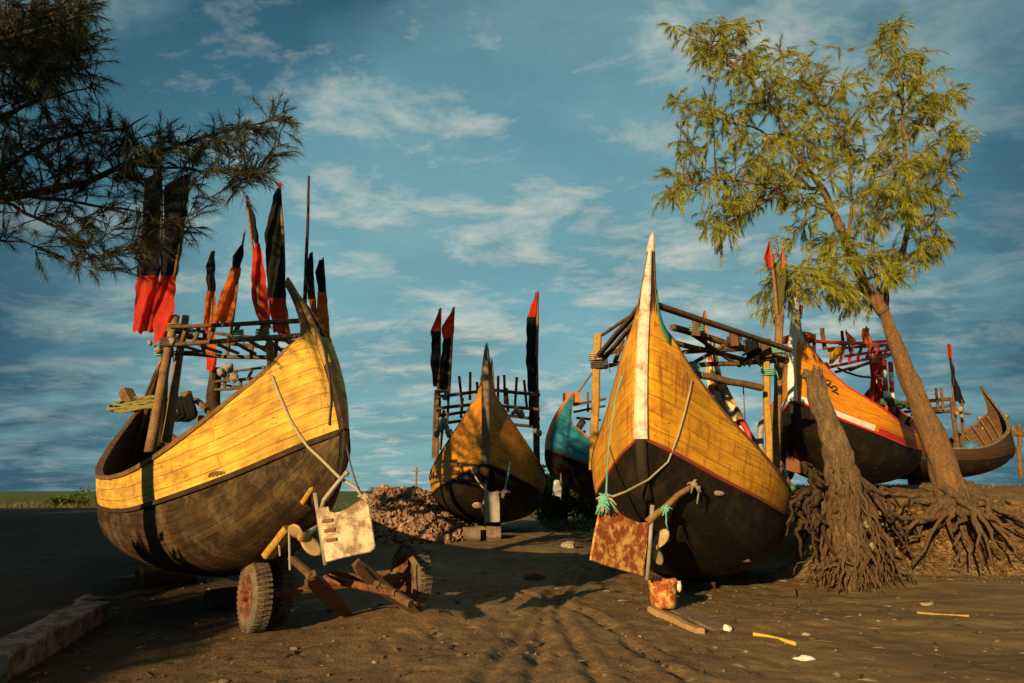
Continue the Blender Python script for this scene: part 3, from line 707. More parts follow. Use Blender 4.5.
# patchwork awning over the far prow
G = []
for (y, xl, xr) in ((352, 708, 713), (372, 706, 720), (392, 707, 730), (412, 711, 741), (430, 716, 750), (444, 724, 752)):
    G.append([at(xl+(xr-xl)*j/8, y, 13.6+.08*math.sin(j*1.9+y*.1)) for j in range(9)])
m_ = MB(); m_.grid(G); o = m_.build('cloth_awning', 'patch', None, True, solid=.012); rebase(o, at(728, 440, 13.6)); tag(o, 'mottled patchwork cloth hung over the far prow of the white stemmed boat', 'awning')
m_ = MB(); m_.tube([at(741, 420, 13.4), at(748, 432, 13.3), at(752, 448, 13.2)], .05, 6); m_.build('red_edge', 'red', BB.root, True)

def lash(px, py, D, r_, root, mm='ropeD', turns=4):
    c = at(px, py, D); m_ = MB(); pts = []
    for i in range(turns*12+1):
        a = 2*math.pi*i/12; pts.append(c+Vector((math.cos(a)*r_*1.1, math.sin(a)*r_, (i/(turns*12)-.5)*.13+.02*math.sin(a))))
    m_.tube(pts, .013, 5); m_.tube([pts[-1], pts[-1]+Vector((.03, -.03, -.1)), pts[-1]+Vector((.05, -.03, -.22))], [.012, .01, .006], 5); m_.build('lashing', mm, root, True)
for q in ((597, 357, 12.0, .13), (599, 365, 12.0, .13), (766, 357, 12.2, .12), (778, 350, 13.0, .13), (768, 372, 12.2, .11), (697, 328, 11.1, .11), (734, 340, 11.7, .11), (692, 368, 11.35, .11)): lash(*q, BB.root, random.choice(('ropeD', 'ropeW', 'ropeG')))
for q in ((175, 328, 9.9, .11), (169, 342, 9.8, .11), (164, 352, 9.9, .11), (184, 330, 10.0, .1), (271, 372, 7.6, .09), (237, 335, 8.4, .06), (262, 334, 7.9, .06)): lash(*q, BA.root, random.choice(('ropeD', 'ropeY', 'ropeG')))
m_ = MB()
for k in range(10): m_.tube([at(752+random.uniform(-5, 6), 343+random.uniform(-3, 3), 11.9), at(756+random.uniform(-6, 6), 350, 11.85), at(752+random.uniform(-12, 12), 358+random.uniform(-3, 9), 11.85)], [.05, .06, .015], 5)
o = m_.build('tied_rag', 'net', None, True); rebase(o, at(755, 356, 11.9)); tag(o, 'black rag knotted on the rack corner beside the yellow post', 'rag')
# ---- middle boat rack
rd = []
for (y1, y2, D) in ((394, 392, 17.6), (406, 407, 17.7), (413, 416, 18.2), (421, 424, 18.6)):
    rd.append(((435, y1+3, D), (484, y1-3, D+.1), .1)); rd.append(((490, y2-2, D+.1), (540, y2+3, D), .1))
for x, ya, yb in ((440, 390, 414), (447, 392, 424), (462, 376, 404), (470, 372, 400), (478, 382, 402), (498, 376, 402), (505, 375, 404), (515, 377, 408), (527, 380, 408), (461, 398, 418), (508, 388, 412), (533, 396, 420)):
    rd.append(((x+random.uniform(-3, 3), ya, 17.8), (x, yb, 18), .07))
bars(rd, BC.root, w=.08)
bars([((437, 390, 18.0), (434, 458, 18.0), .13), ((444, 410, 18.4), (440, 450, 18.4), .08), ((536, 390, 18.0), (537, 464, 18.2), .17)], BC.root, 'rail', 'post')
bars([((435, 392, 17.4), (447, 391, 17.4), .1), ((447, 391, 17.4), (444, 400, 17.4), .1)], BC.root, 'greywood', 'cleat')
r = rudder(BC.root, [(484, 494), (499, 490.5), (500, 506), (500, 522), (485, 523)], 14.6, .05, 'greyrud', ((485.5, 484, 14.7), (485, 527, 14.7)))
propeller(BC.root, (483, 506), 14.9, [(472, 505, .1), (486, 517, .08)], .2)

# ---- orange boat fittings
re_ = [((812, 341, 17.4), (888, 345, 19.6), .1), ((826, 368, 17.8), (890, 354, 19.8), .1), ((840, 344, 18.6), (893, 341, 20.5), .1), ((846, 356, 18.6), (896, 349, 20.6), .1), ((836, 372, 18.2), (878, 361, 19.4), .09)]
for k in range(6): re_.append(((845+k*8.5, 345+k*.2, 18.4+k*.2), (840+k*9, 362-k*1.5, 18.3+k*.22), .08))
bars(re_, BD.root, 'red', 'rack')
bars([((814, 334, 17.5), (814, 352, 17.6), .08), ((822, 328, 17.8), (825, 350, 17.9), .1), ((842, 331, 18.4), (843, 346, 18.6), .08), ((836, 348, 18.2), (882, 346, 19.3), .09), ((850, 370, 18.4), (890, 355, 19.2), .1)], BD.root, 'rackwood', 'rack')
m_ = MB()
for (x1, y1, x2, y2) in ((884, 360, 887, 412), (890.5, 362, 893, 414)):
    for k in range(5):
        a, c = at(x1, y1, 18.9), at(x2, y2, 18.9); m2 = MB(); m2.tube([a.lerp(c, k/5), a.lerp(c, (k+1)/5)], .065, 9); m2.build('striped_post', 'red' if k % 2 == 0 else 'white2', BD.root, True)
bars([((877, 352, 19.4), (871, 402, 19.4), .13), ((880, 352, 19.6), (879, 404, 19.6), .11)], BD.root, 'redc', 'post')
m_ = MB(); c = at(797, 339, 16.75)
pts = [c+BD.f*math.cos(a)*.3+BD.l*math.sin(a)*.36+Vector((0, 0, .03*math.sin(2*a))) for a in np.linspace(0, 2*math.pi, 21)]
m_.tube(pts, .085, 9); m_.build('prow_collar', 'orangerim', BD.root, True)
m_ = MB(); m_.tube([at(798, 318, 16.45), at(800, 306, 16.5)], .085, 8); m_.build('red_ring', 'red', BD.root, True)
r = rudder(BD.root, [(786, 447), (797, 446), (805, 450), (804, 474), (795, 473), (786, 470)], 16.9, .05, 'rustbrown', ((805, 440, 16.9), (806, 478, 16.9)))
propeller(BD.root, (813, 465), 17, [(815, 452, .13), (818, 470, .12)], .2)
m_ = MB(); pts = [at(769-9*math.sin(a), 438-24*math.cos(a), 14.6) for a in np.linspace(0, math.pi, 13)]
m_.tube(pts, .075, 8); o = m_.build('bent_hoop', 'greyrud', None, True); rebase(o, at(769, 462, 14.6)); tag(o, 'grey bent hoop standing behind the yellow posts of the white stemmed boat', 'hoop')
m_ = MB()
for k in range(26):
    x = random.uniform(790, 812); pts = [at(x, 412+random.uniform(0, 8), 16.6), at(x+random.uniform(-4, 6), 430, 16.45), at(x+random.uniform(-5, 5), 448+random.uniform(-12, 4), 16.5)]
    m_.tube(pts, .06, 5)
o = m_.build('fishing_net', 'net', None, True); rebase(o, at(800, 450, 16.5)); tag(o, 'black fishing net bundled under the prow of the orange boat', 'net')
# painted numerals on the orange side
m_ = MB()
def stroke(pts, D):
    for a, b_ in zip(pts, pts[1:]): m_.bar(at(*a, D(a)), at(*b_, D(b_)), .035, .012, up=(0, -1, .2))
def strokes(b, lines, w, mm, name):
    t = surf_on(b); m_ = MB()
    for ln in lines:
        pts = [hit(t, *p, .008) for p in ln]
        pts = [p for p in pts if p]
        if len(pts) > 1: m_.tube(pts, w, 5)
    if m_.v: m_.build(name, mm, b.root, True)
dig = [(0, .25), (.25, 0), (.7, .05), (.8, .35), (.35, .7), (.0, .95), (.5, .85), (1, 1.05)]
strokes(BD, [[(825+x*7, 379.5+y*6.5+x*2) for x, y in dig], [(831.5+x*7, 385.5+y*6.5+x*2) for x, y in dig]], .022, 'darkwood', 'painted_number')
strokes(BA, [[(209, 477), (210, 473.5), (214, 472), (220, 472), (225, 472.5)], [(210, 475.5), (216, 474), (222, 473.5)], [(213, 476.5), (213.5, 474.5)], [(217, 476), (217.5, 474)]], .011, 'rail', 'painted_mark')

# ---- blue boat fittings
m_ = MB(); m_.box(at(572, 398, 17.75), Vector((.18, .05, 0)), (-.05, .14, 0), (0, 0, .13)); m_.build('stem_cap', 'tanorange', BE.root)
m_ = MB(); m_.tube([at(577, 394, 17.8), at(595, 369, 18.4)], [.03, .018], 7); m_.build('prow_rod', 'pole', BE.root, True)
bars([((574, 405, 18.6), (605, 399, 19), .09), ((574, 412, 18.6), (605, 406, 19), .08), ((577, 418, 18.6), (600, 420, 19), .08), ((588, 392, 19), (588, 412, 19), .06), ((594, 390, 19), (593, 418, 19), .06)], BE.root)
m_ = MB(); m_.lathe(at(573, 436, 17.6), (.75, -.6, .35), [(.001, -.12), (.2, -.1), (.2, .1), (.05, .14), (.001, .14)], 16); m_.tube([at(576, 432, 17.5), at(583, 421, 17.3)], .09, 8); m_.tube([at(580, 436, 17.5), at(585, 431, 17.4)], .04, 6); m_.build('winch_block', 'darkwood', BE.root, True)
r = rudder(BE.root, [(554, 480), (559, 480), (562, 489), (561, 497), (552, 495)], 17.2, .04, 'white2', ((561, 470, 17.25), (561, 500, 17.25)))

# ------------------------------------------------------------------ flags
def flag(label, group, D, pole, bands, pr=.022, cap=None):
    """bands: (material, part name, [(y, xl, xr) ...]); hanging banner cloth on its own pole"""
    base = at(*pole[1], D); root = empty('banner_flag', base, label, 'flag', group)
    m_ = MB(); m_.tube(wob(at(*pole[1], D), at(*pole[0], D), 6, .03, pole[0][0]), [pr*1.3, pr*1.25, pr*1.15, pr*1.1, pr, pr*.9, pr*.8], 7)
    m_.build('flag_pole', 'pole', root, True)
    if cap:
        m_ = MB(); m_.rock(at(pole[0][0], pole[0][1]-.5, D), .028, (1, 1, 2), 3, 5); m_.build('pole_tip', cap, root, True)
    for mm, nm, rows in bands:
        ys_ = [r_[0] for r_ in rows]; n = max(8, int((ys_[-1]-ys_[0])/3.0)); G = []
        for i in range(n+1):
            y = ys_[0]+(ys_[-1]-ys_[0])*i/n; xl = np.interp(y, ys_, [r_[1] for r_ in rows]); xr = np.interp(y, ys_, [r_[2] for r_ in rows]); cm = (xl+xr)/2; xl = cm+(xl-cm)*1.14; xr = cm+(xr-cm)*1.06
            row = []
            for j in range(11):
                k = j/10; amp = D/683*max(3.0, (xr-xl)*.28)
                dy = amp*(math.sin(k*5.2+y*.055+pole[0][0])*.75+.45*math.sin(k*11+y*.11+D))
                ex = .5*math.sin(y*.33+D*3+k*2)
                rag = (noise.noise((j*.9, pole[0][0], D))*5+noise.noise((j*2.3, 4, D))*3)*min(1, (xr-xl)/10)*(max(0, i/n-.8)/.2)*(1 if mm == bands[-1][0] else 0)
                row.append(at(xl+(xr-xl)*k+ex*(1 if 0 < j else .4)+1.2*noise.noise((y*.12, k*2, D*3))*(.3 if j > 8 else 1), y+rag, D-.03+dy))
            G.append(row)
        m_ = MB(); m_.grid(G); m_.build(nm, mm, root, True)
    return root
GA = 'banner flags on the left boat'; GC = 'banner flags on the middle boat'
flag('tall flag leftmost of all, black above and red below, edge hidden by tree', GA, 10.0, ((161, 167), (163, 344)), [('black', 'upper_cloth', [(169, 158.6, 161.5), (182, 146, 161.5), (230, 143, 161), (275.6, 138, 159)]), ('redc', 'lower_cloth', [(275.6, 138, 159), (304, 136, 155), (332, 134, 153)])])
flag('tall broad flag second from the left, black above and bright red below', GA, 9.9, ((190.5, 172), (166, 344)), [('black', 'upper_cloth', [(174, 186.6, 190.5), (185, 166, 189), (246, 165, 182), (275.6, 163, 177)]), ('redc', 'lower_cloth', [(275.6, 161, 176), (311, 153.5, 173.5), (342, 154.5, 164)])])
flag('narrow flag with short black top and long orange cloth, nearest the rear post', GA, 12.4, ((213.5, 250), (212, 380)), [('black', 'upper_cloth', [(251, 211, 215), (266, 206.6, 214.7), (291, 207.5, 215.4)]), ('orangec', 'lower_cloth', [(291, 207, 215.6), (330, 203, 215), (352, 205, 216)]), ('redc', 'tail_cloth', [(352, 206, 217), (370, 207, 215)])])
flag('flag blown aslant with small ragged black top and orange red cloth', GA, 11.6, ((244.6, 233), (228, 352)), [('black', 'upper_cloth', [(245, 241, 244), (256, 232.7, 243), (268, 233, 240)]), ('orangec', 'lower_cloth', [(267.6, 232, 241), (292, 222, 236.6), (324, 214, 232)])], cap='white2')
flag('red flag whose black top is twisted into a thin cord', GA, 9.6, ((247, 200), (263, 335)), [('black', 'upper_cloth', [(201, 247, 249.5), (221, 250, 256), (244, 254.5, 259)]), ('redc', 'lower_cloth', [(243.4, 254.5, 260), (279, 252, 265.6), (301, 253, 268), (330, 262, 271)])], cap='redc')
flag('tallest black flag with red lower half behind the horn of the left boat', GA, 9.4, ((280, 186), (287, 340)), [('black', 'upper_cloth', [(188, 277, 280.7), (198, 273.6, 281), (234, 265.6, 282.6), (298, 269, 285.5)]), ('redc', 'lower_cloth', [(298, 269, 285.5), (334, 275, 290)])], cap='redc')
flag('small black and orange flag beside the bare pole at the left', GA, 9.0, ((312, 252), (316, 330)), [('black', 'upper_cloth', [(253, 310, 312), (266, 307, 313), (299, 308, 314.5)]), ('orangec', 'lower_cloth', [(299, 309, 315.5), (321, 314, 319)])], .016)
flag('small black and bright orange flag rightmost on the left boat', GA, 8.8, ((323, 258), (329, 345)), [('black', 'upper_cloth', [(259.5, 320, 323), (272, 315.5, 324.5), (292, 319, 325.5)]), ('orangec', 'lower_cloth', [(292, 318, 326), (317.5, 317, 328), (342, 327, 329.5)])], .016)
flag('leftmost flag on the middle boat, red tip over a long black cloth', GC, 17.8, ((440.6, 308), (437, 462)), [('redc', 'upper_cloth', [(309, 439.5, 441), (331, 431.6, 440)]), ('black', 'lower_cloth', [(331, 431.6, 440), (364, 431.6, 440), (387, 433.6, 438)])], .035)
flag('red tipped black flag leaning left, inner one of the pair on the middle boat', GC, 17.9, ((454, 307), (448, 400)), [('redc', 'upper_cloth', [(308, 453, 454.5), (327, 442.6, 454), (338, 443, 452.5)]), ('black', 'lower_cloth', [(338, 443.5, 452), (365, 441, 451), (390, 440, 449)])], .035)
flag('single long black flag with red tip on the right post of the middle boat', GC, 17.9, ((537.7, 291), (536.5, 400)), [('redc', 'upper_cloth', [(292, 536.3, 537.7), (317, 527.5, 537.3)]), ('black', 'lower_cloth', [(317, 527.5, 537), (352, 526.6, 537), (393, 528.7, 535.5)]), ('black', 'tail_cloth', [(393, 529, 535.5), (426, 529.5, 534)])], .04)
GB = 'small flags above the right hand boats'
flag('small red flag on a pole left of the leafy tree, above the yellow posts', GB, 13.1, ((769.5, 241), (778, 330)), [('redc', 'upper_cloth', [(242, 768.5, 770), (258.6, 764, 774.5), (268, 768, 773)])], .03)
flag('dull orange flag with olive cloth below it, beside the tree foliage', GB, 13.2, ((783, 248), (781, 335)), [('orangec', 'upper_cloth', [(249, 781.6, 783.4), (268, 780, 785.5)]), ('greenc', 'lower_cloth', [(268, 776, 786), (295, 777, 785), (318, 777, 782)])], .03)
flag('little orange pennant standing up from the rack of the white stemmed boat', GB, 12.6, ((704.5, 311), (706, 345)), [('orangec', 'upper_cloth', [(312, 703, 706), (336, 702, 709)])], .025)
flag('orange pennant nearest the prow on the rack of the orange boat', GB, 18.8, ((846, 330), (850, 352)), [('orangec', 'upper_cloth', [(332, 845, 848), (338, 847, 854), (345, 848, 857)])], .025)
flag('orange and red pennant against the leaning trunk on the orange boat', GB, 19.2, ((866, 326), (874, 352)), [('orangec', 'upper_cloth', [(328, 863, 870), (336, 862, 868), (344, 863, 869)]), ('redc', 'lower_cloth', [(334, 866, 869), (352, 871, 875)])], .03)
flag('tall plain black flag behind the leaning tree trunk', GB, 19.6, ((886.5, 276), (889, 350)), [('black', 'upper_cloth', [(278, 885, 888), (300, 884, 889), (330, 885, 890)])], .03)
flag('twisted black flag with red top on the far dark boat', GB, 24.3, ((950, 345), (957, 440)), [('redc', 'upper_cloth', [(344, 948, 951), (358, 948, 952)]), ('black', 'lower_cloth', [(357.5, 949, 952), (378, 951.5, 955.5), (402.5, 956, 965)])], .045)
G = [[at(xl+(xr-xl)*j/6, y, 18.2+.1*math.sin(j)) for j in range(7)] for (y, xl, xr) in ((347, 827, 842), (352, 828, 842), (358, 830, 838), (364, 829, 832))]
m_ = MB(); m_.grid(G); o = m_.build('hanging_cloth', 'yellowc', None, True, solid=.01); rebase(o, at(830, 364, 18.2)); tag(o, 'bright yellow cloth hanging from the rack of the orange boat', 'cloth')
m_ = MB(); m_.tube(wob(at(304.5, 318, 9.1), at(309, 176, 9.1), 9, .05, 2), [.03-.0015*i for i in range(10)], 7); o = m_.build('bare_pole', 'darkwood', None, True); rebase(o, at(304.5, 318, 9.1)); tag(o, 'bare dark pole without cloth, tallest on the left boat', 'pole')

# ------------------------------------------------------------------ floats, coils, ropes
def floats(label, spots, D, r_=.1):
    root = empty('float_bundle', at(*spots[0], D), label, 'floats', 'fishing floats tied to the boats')
    for i, (x, y) in enumerate(spots):
        m_ = MB(); m_.rock(at(x, y, D+.1*(i % 3-1)), r_*random.uniform(.45, .8), (1, 1, 1.1), i, 7); m_.build('float', 'floatw', root, True)
floats('off white floats tied by the rear post under the orange flag', [(221, 372), (226, 375), (231, 370), (234, 378), (228, 368)], 12.1, .11)
floats('pale floats hanging under the two tall red flags', [(150, 343), (158, 349), (166, 344), (172, 341)], 9.75, .07)
floats('small floats tied to the left post of the middle boat', [(440, 428), (446, 427), (437, 434), (449, 433), (443, 422)], 17.3, .13)
floats('small floats tied to the right post of the middle boat', [(517, 411), (521, 414), (513, 413), (539, 433), (535, 431)], 17.3, .12)
floats('skull pale floats at the edge of the orange boat', [(826.5, 365), (827, 370), (823, 369)], 17.4, .1)
floats('pale floats tied at the pole of the far dark boat', [(957, 413), (962, 416), (960, 409)], 24, .14)
m_ = MB()
for k in range(9):
    a0 = random.random()*6; rx = random.uniform(.34, .52); c = at(143+random.uniform(-2, 3), 402+random.uniform(-4, 5), 11.3)
    m_.tube([c+Vector((rx*math.cos(a)*1.15, .22*math.sin(a), .1*math.sin(a+.6)+.02*math.sin(5*a+a0))) for a in np.linspace(0, 2*math.pi, 25)], .018, 6)
o = m_.build('rope_coil', 'ropeY', None, True); rebase(o, at(143, 408, 11.3)); tag(o, 'olive rope coil slung over the gunwale of the left boat', 'rope')
m_ = MB()
for k in range(14):
    x = 184+random.uniform(-9, 9); m_.tube([at(x-6, 402+random.uniform(-4, 4), 11.2), at(x, 400+random.uniform(-5, 3), 11.1), at(x+5, 412+random.uniform(-3, 6), 11.2), at(x-3, 420, 11.3)], .045, 5)
o = m_.build('net_bundle', 'net', None, True); rebase(o, at(184, 416, 11.2)); tag(o, 'dark net bundle lying behind the two posts inside the left boat', 'net')

def rope(label, pts, r_, mm, knots=(), name='mooring_rope'):
    m_ = MB(); m_.tube(pts, r_, 6)
    for (p, k) in knots:
        for i in range(7):
            d = Vector((random.uniform(-1, 1), random.uniform(-.6, .3), random.uniform(-1, 1))).normalized()
            m_.tube([p, p+d*k*.5, p+d*k+Vector((0, 0, -k*.4))], [r_*1.5, r_*1.1, r_*.6], 5)
        m_.rock(p, k*.42, (1, .8, 1), 1, 6)
    o = m_.build(name, mm, None, True); rebase(o, pts[0]); tag(o, label, 'rope', 'ropes on the boats')
ta = surf_on(BA)
def on(t, x, y, D):
    h = hit(t, x, y, .025)
    return h if h and h.y < D+.4 else at(x, y, D)
pts = [on(ta, *p, 9) for p in ((272, 376), (276, 387), (282, 402), (290, 420), (300, 436), (308, 447))]+[on(ta, 322, 460, 5.8), on(ta, 340, 478, 5.72), at(356, 488, 5.75), at(363.5, 498, 5.77)]
rope('pale rope from the gunwale of the left boat down to the white rudder', pts, .014, 'ropeW', [(at(363.5, 497, 5.75), .055)])
rope('thin dark rope from the stem of the left boat to the white rudder corner', sag(at(342, 418, 5.9), at(363, 496, 5.76), .1), .008, 'ropeD')
pts = [on(ta, *p, 7.6) for p in ((318, 331), (324, 350), (329, 375), (331, 400), (329, 425))]
rope('dark cord hanging down the planks beside the stem of the left boat', pts, .009, 'ropeD')
tb = surf_on(BB); tb2 = surf_on(BB, 'lower_hull')
pts = [on(tb, *p, 11.5) for p in ((692, 380), (689, 395), (684, 415), (678, 436))]+[on(tb, 668, 462, 8.6), on(tb, 648, 480, 8.5), at(625, 492, 8.35), at(606, 499, 8.2)]
rope('pale green rope from the bollard of the white stemmed boat to its rusty rudder', pts, .014, 'ropeW', [(at(606, 498, 8.17), .13)])
pts = [on(tb, *p, 11.5) for p in ((622, 376), (616, 395), (612, 420), (609, 445))]+[on(tb, 607, 475, 8.6), at(606, 498, 8.2)]
rope('sea green rope falling straight down the left side to the rusty rudder', pts, .012, 'ropeG', [(at(604, 500, 8.14), .15), (at(602, 505, 8.14), .09)])
rope('frayed green string knotted round the wooden tiller', [at(666, 508, 8.68), at(667, 515, 8.68), at(666, 522, 8.7), at(668, 530, 8.75)], .011, 'ropeG', [(at(666, 509, 8.65), .09)])
rope('white string knotted at the raised end of the tiller', [at(694, 484, 8.85), at(700, 487, 8.85), at(698, 497, 8.9), at(697, 504, 8.9)], .011, 'floatw', [(at(694, 484, 8.83), .1)])
rope('loop of pale rope hung across the stem of the middle boat', sag(at(470, 466, 15.2), at(505, 490, 14.7), .28), .018, 'ropeW', [(at(505, 491, 14.7), .12)])
rope('green rope end hanging down the right planks of the middle boat', [at(510, 462, 15.3), at(508, 475, 14.9), at(505, 490, 14.7)], .02, 'ropeG')
rope('sagging black cable slung under the rack of the orange boat', sag(at(838, 368, 18), at(882, 376, 18.9), .12), .03, 'ropeD')
rope('thin white line dangling from the boom of the white stemmed boat', [at(743, 384, 12), at(744, 400, 12.1), at(745, 420, 12.2)], .012, 'floatw')
m_ = MB()
for k in range(12): m_.tube(wob(at(880+k*1.2, 402+random.uniform(-3, 3), 18.8), at(893+k*1.6, 404+random.uniform(-3, 4), 19.2), 5, .12, k), .06, 6)
o = m_.build('folded_tarpaulin', 'tarpg', None, True); rebase(o, at(895, 406, 19)); tag(o, 'folded green tarpaulin lying on the rail behind the striped posts', 'tarpaulin')
m_ = MB(); m_.lathe(at(971, 451, 24), (0, 0, 1), [(.001, -.4), (.25, -.38), (.3, -.1), (.28, .2), (.16, .32), (.001, .34)], 16); o = m_.build('plastic_drum', 'bluec', None, True); rebase(o, at(971, 458, 24)); tag(o, 'blue plastic drum in the far dark boat', 'drum')
# rack and posts of the far dark boat
bars([((905, 412, 24), (955, 405, 24.5), .12), ((905, 404, 24), (950, 399, 24.5), .16), ((930, 410, 24), (970, 414, 24.5), .09), ((912, 415, 24), (950, 411, 24.5), .12), ((936, 388, 24), (938, 410, 24), .08), ((941, 388, 24), (943, 410, 24), .08), ((952, 400, 24.2), (958, 452, 24.2), .14), ((962, 400, 24.4), (963, 448, 24.4), .1)], BF.root)
m_ = MB(); m_.bar(at(1019, 424, 27), at(1020, 447, 27), .14); m_.bar(at(1012, 433, 27), at(1032, 435, 27), .2); m_.bar(at(1013, 426, 27), at(1013, 436, 27), .12)
m_.bar(at(1028, 424, 27), at(1030, 478, 27), .16); m_.bar(at(1018, 447, 27), at(1021, 478, 27), .14)
o = m_.build('wooden_stand', 'rail'); rebase(o, at(1024, 478, 27)); tag(o, 'wooden stand of posts cut by the right edge', 'stand')

# ------------------------------------------------------------------ axle cart
lw = on_ground(254, 619); AX = (at(408, 568, 9.0)-at(262, 588, 7.35)); 
cart = empty('axle_cart', (lw.x, lw.y, lw.z), 'wheeled axle cart with rubber tyres and wooden beams under the left boat', 'cart')
def wheel(c, axd, R_=.36, w=.10):
    axd = Vector(axd).normalized(); wr = empty('wheel', c, '', ''); del wr['label']; del wr['category']; wr.parent = cart; wr.location = Vector(c)-WLOC[cart.name]
    m_ = MB(); prof = []
    for k in range(15):
        a = -math.pi*.92+k*(2*math.pi*.92)/14; prof.append((R_-.105+.105*math.cos(a), w*math.sin(a)*.95))
    m_.lathe(c, axd, prof, 40)
    for k in range(40):   # tread lugs
        a = 2*math.pi*k/40; o_ = axd.orthogonal().normalized(); q = axd.cross(o_); d = o_*math.cos(a)+q*math.sin(a); tt = axd.cross(d)
        for sdd in (-1, 1): m_.box(Vector(c)+d*(R_-.011)+axd*.042*sdd+tt*.012*sdd, d*.014, axd*.034, tt*.016)
    m_.build('tyre', 'tyre', wr)
    m_ = MB(); m_.lathe(c, axd, [(.001, -.13), (.045, -.13), (.05, -.07), (.13, -.05), (.16, -.075), (.215, -.09), (.215, .09), (.16, .075), (.13, .05), (.05, .07), (.045, .13), (.001, .13)], 28)
    for k in range(5):
        a = 2*math.pi*k/5; o_ = axd.orthogonal().normalized(); q = axd.cross(o_); d = o_*math.cos(a)+q*math.sin(a)
        for sdd in (-1, 1): m_.box(Vector(c)+d*.085+axd*.065*sdd, d*.014, axd*.014, axd.cross(d)*.014)
    m_.build('rim', 'rustdark', wr, False)
cl = at(255, 588, 7.6); cl.z = ground_h(cl.x, cl.y)+.345; cr = at(411, 572, 8.3); cr.z = ground_h(cr.x, cr.y)+.345
ax = Vector((.80, .60, 0)).normalized(); wheel(cl, ax); w2 = at(278, 577, 8.15); wheel((w2.x, w2.y, ground_h(w2.x, w2.y)+.345), ax); wheel(cr, ax)
m_ = MB(); m_.tube([cl, cr], .05, 10); m_.bar(cl.lerp(cr, .3)+Vector((0, 0, .05)), cl.lerp(cr, .85)+Vector((0, 0, .05)), .12, .1); m_.build('axle', 'rackwood', cart)
def blade(p, q, D1, D2, w, name='wooden_beam'):
    a, c = at(*p, D1), at(*q, D2); t = (c-a).normalized(); s_ = t.cross(Vector((0, -1, .3))).normalized(); n_ = t.cross(s_)
    L = (c-a).length; out = []
    for k, h in ((0, .45), (.08, .8), (.3, 1), (.55, .95), (.8, .6), (1, .3)): out.append(a+t*L*k+s_*w*h)
    for k, h in ((1, -.3), (.8, -.45), (.5, -.5), (.2, -.5), (0, -.4)): out.append(a+t*L*k+s_*w*h)
    m_ = MB(); m_.plate(out, n_, .07); m_.build(name, 'rackwood', cart)
def gz(px, py): return on_ground(px, py).y
blade((311, 574), (350, 616), 7.0, gz(350, 616)+.05, .11); blade((355, 561), (417, 613), 7.4, gz(417, 613)+.05, .10)
m_ = MB(); m_.bar(at(290, 556, 7.5), at(312, 577, 7.0), .07); m_.build('drawbar', 'rackwood', cart)
m_ = MB(); m_.bar(at(325, 578, 7.7), at(396, 593, 7.3), .07); m_.bar(at(330, 573, 7.9), at(372, 579, 7.9), .06); m_.build('tie_rod', 'rustdark', cart)
m_ = MB(); m_.bar(at(376, 584, 7.5), at(411, 604, 7.2), .08); m_.build('short_beam', 'rackwood', cart)
m_ = MB(); m_.tube([at(289, 528, 6.3), at(290, 570, 6.3)], .011, 6); m_.tube([at(279, 545, 6.4), at(280, 556, 6.4)], .009, 6); m_.build('iron_stay', 'metal', cart)
# stones chocking the wheels
def stone(px, py, r_, mm, label, seed, sq=(1, 1, .7), name='stone', grp=None):
    p = on_ground(px, py); m_ = MB(); m_.rock(p+Vector((0, 0, r_*.4)), r_, sq, seed); o = m_.build(name, mm, None, False); rebase(o, p); tag(o, label, 'stone' if name == 'stone' else name.replace('_', ' '), grp); return o
stone(263, 622, .09, 'stone', 'rough pale stone chocking the near left wheel of the cart', 4, (1.4, 1, .8))
stone(421, 599, .085, 'stone', 'light stone chocking the right wheel of the cart', 9, (1.2, 1, .9))
stone(569, 548, .13, 'stone', 'whitish boulder left of the rusty rudder', 11, (1.2, 1, .75))
stone(534, 579, .12, 'brick', 'orange brown brick fragment at the head of the tyre tracks', 13, (1.3, .8, .6), 'brick_piece')
stone(420, 553, .16, 'greywood', 'flat grey stone on the shaded ground before the middle boat', 15, (1.5, 1, .45))
stone(804, 662, .05, 'white2', 'crumpled white scrap on the sand near the yellow stick', 21, (1.9, .8, .7), 'litter_scrap')
stone(727, 631, .045, 'white2', 'small round white ball beside the pale board', 22, (1, 1, 1), 'ball')
stone(806, 636, .03, 'stone', 'tiny pale pebble above the white scrap at right', 23, (1.5, 1, .8))
stone(927, 606, .05, 'stone', 'pale flat pebble beside the dry reed', 24, (1.7, 1, .5))
stone(88, 604, .12, 'greywood', 'grey clod at the head of the long timber', 26, (1.5, 1, .5))
# log rollers and blocks under the boats
def log(p, q, r_, label, mm='darkwood', name='log_roller'):
    m_ = MB(); m_.tube(wob(p, q, 5, .02), r_, 14, True, .1); o = m_.build(name, mm, None, False); rebase(o, (Vector(p)+Vector(q))/2); tag(o, label, 'log', 'timbers the boats rest on')
zA = ground_h(-5.2, 10.2)
log(Vector((-5.35, 10.3, zA+.12)), Vector((-4.85, 10.9, zA+.12)), .17, 'thick log roller under the far end of the left boat')
log(Vector((-3.75, 8.9, ground_h(-3.7, 8.9)+.1)), Vector((-3.0, 9.7, ground_h(-3, 9.6)+.1)), .13, 'dark log roller just behind the cart under the left boat')
zc = ground_h(-.6, 17); m_ = MB()
for k, (x, w_) in enumerate(((-.95, .2), (-.45, .17), (-.68, .22))):
    c = Vector((x, 16.6+.25*k, zc+.13)); m_.bar(c-Vector((w_, 0, 0)), c+Vector((w_, .05, .0)), .26, .3)
o = m_.build('keel_block', 'greywood'); rebase(o, (-.67, 16.7, zc)); tag(o, 'timber block under the keel of the middle boat', 'block', 'timbers the boats rest on')
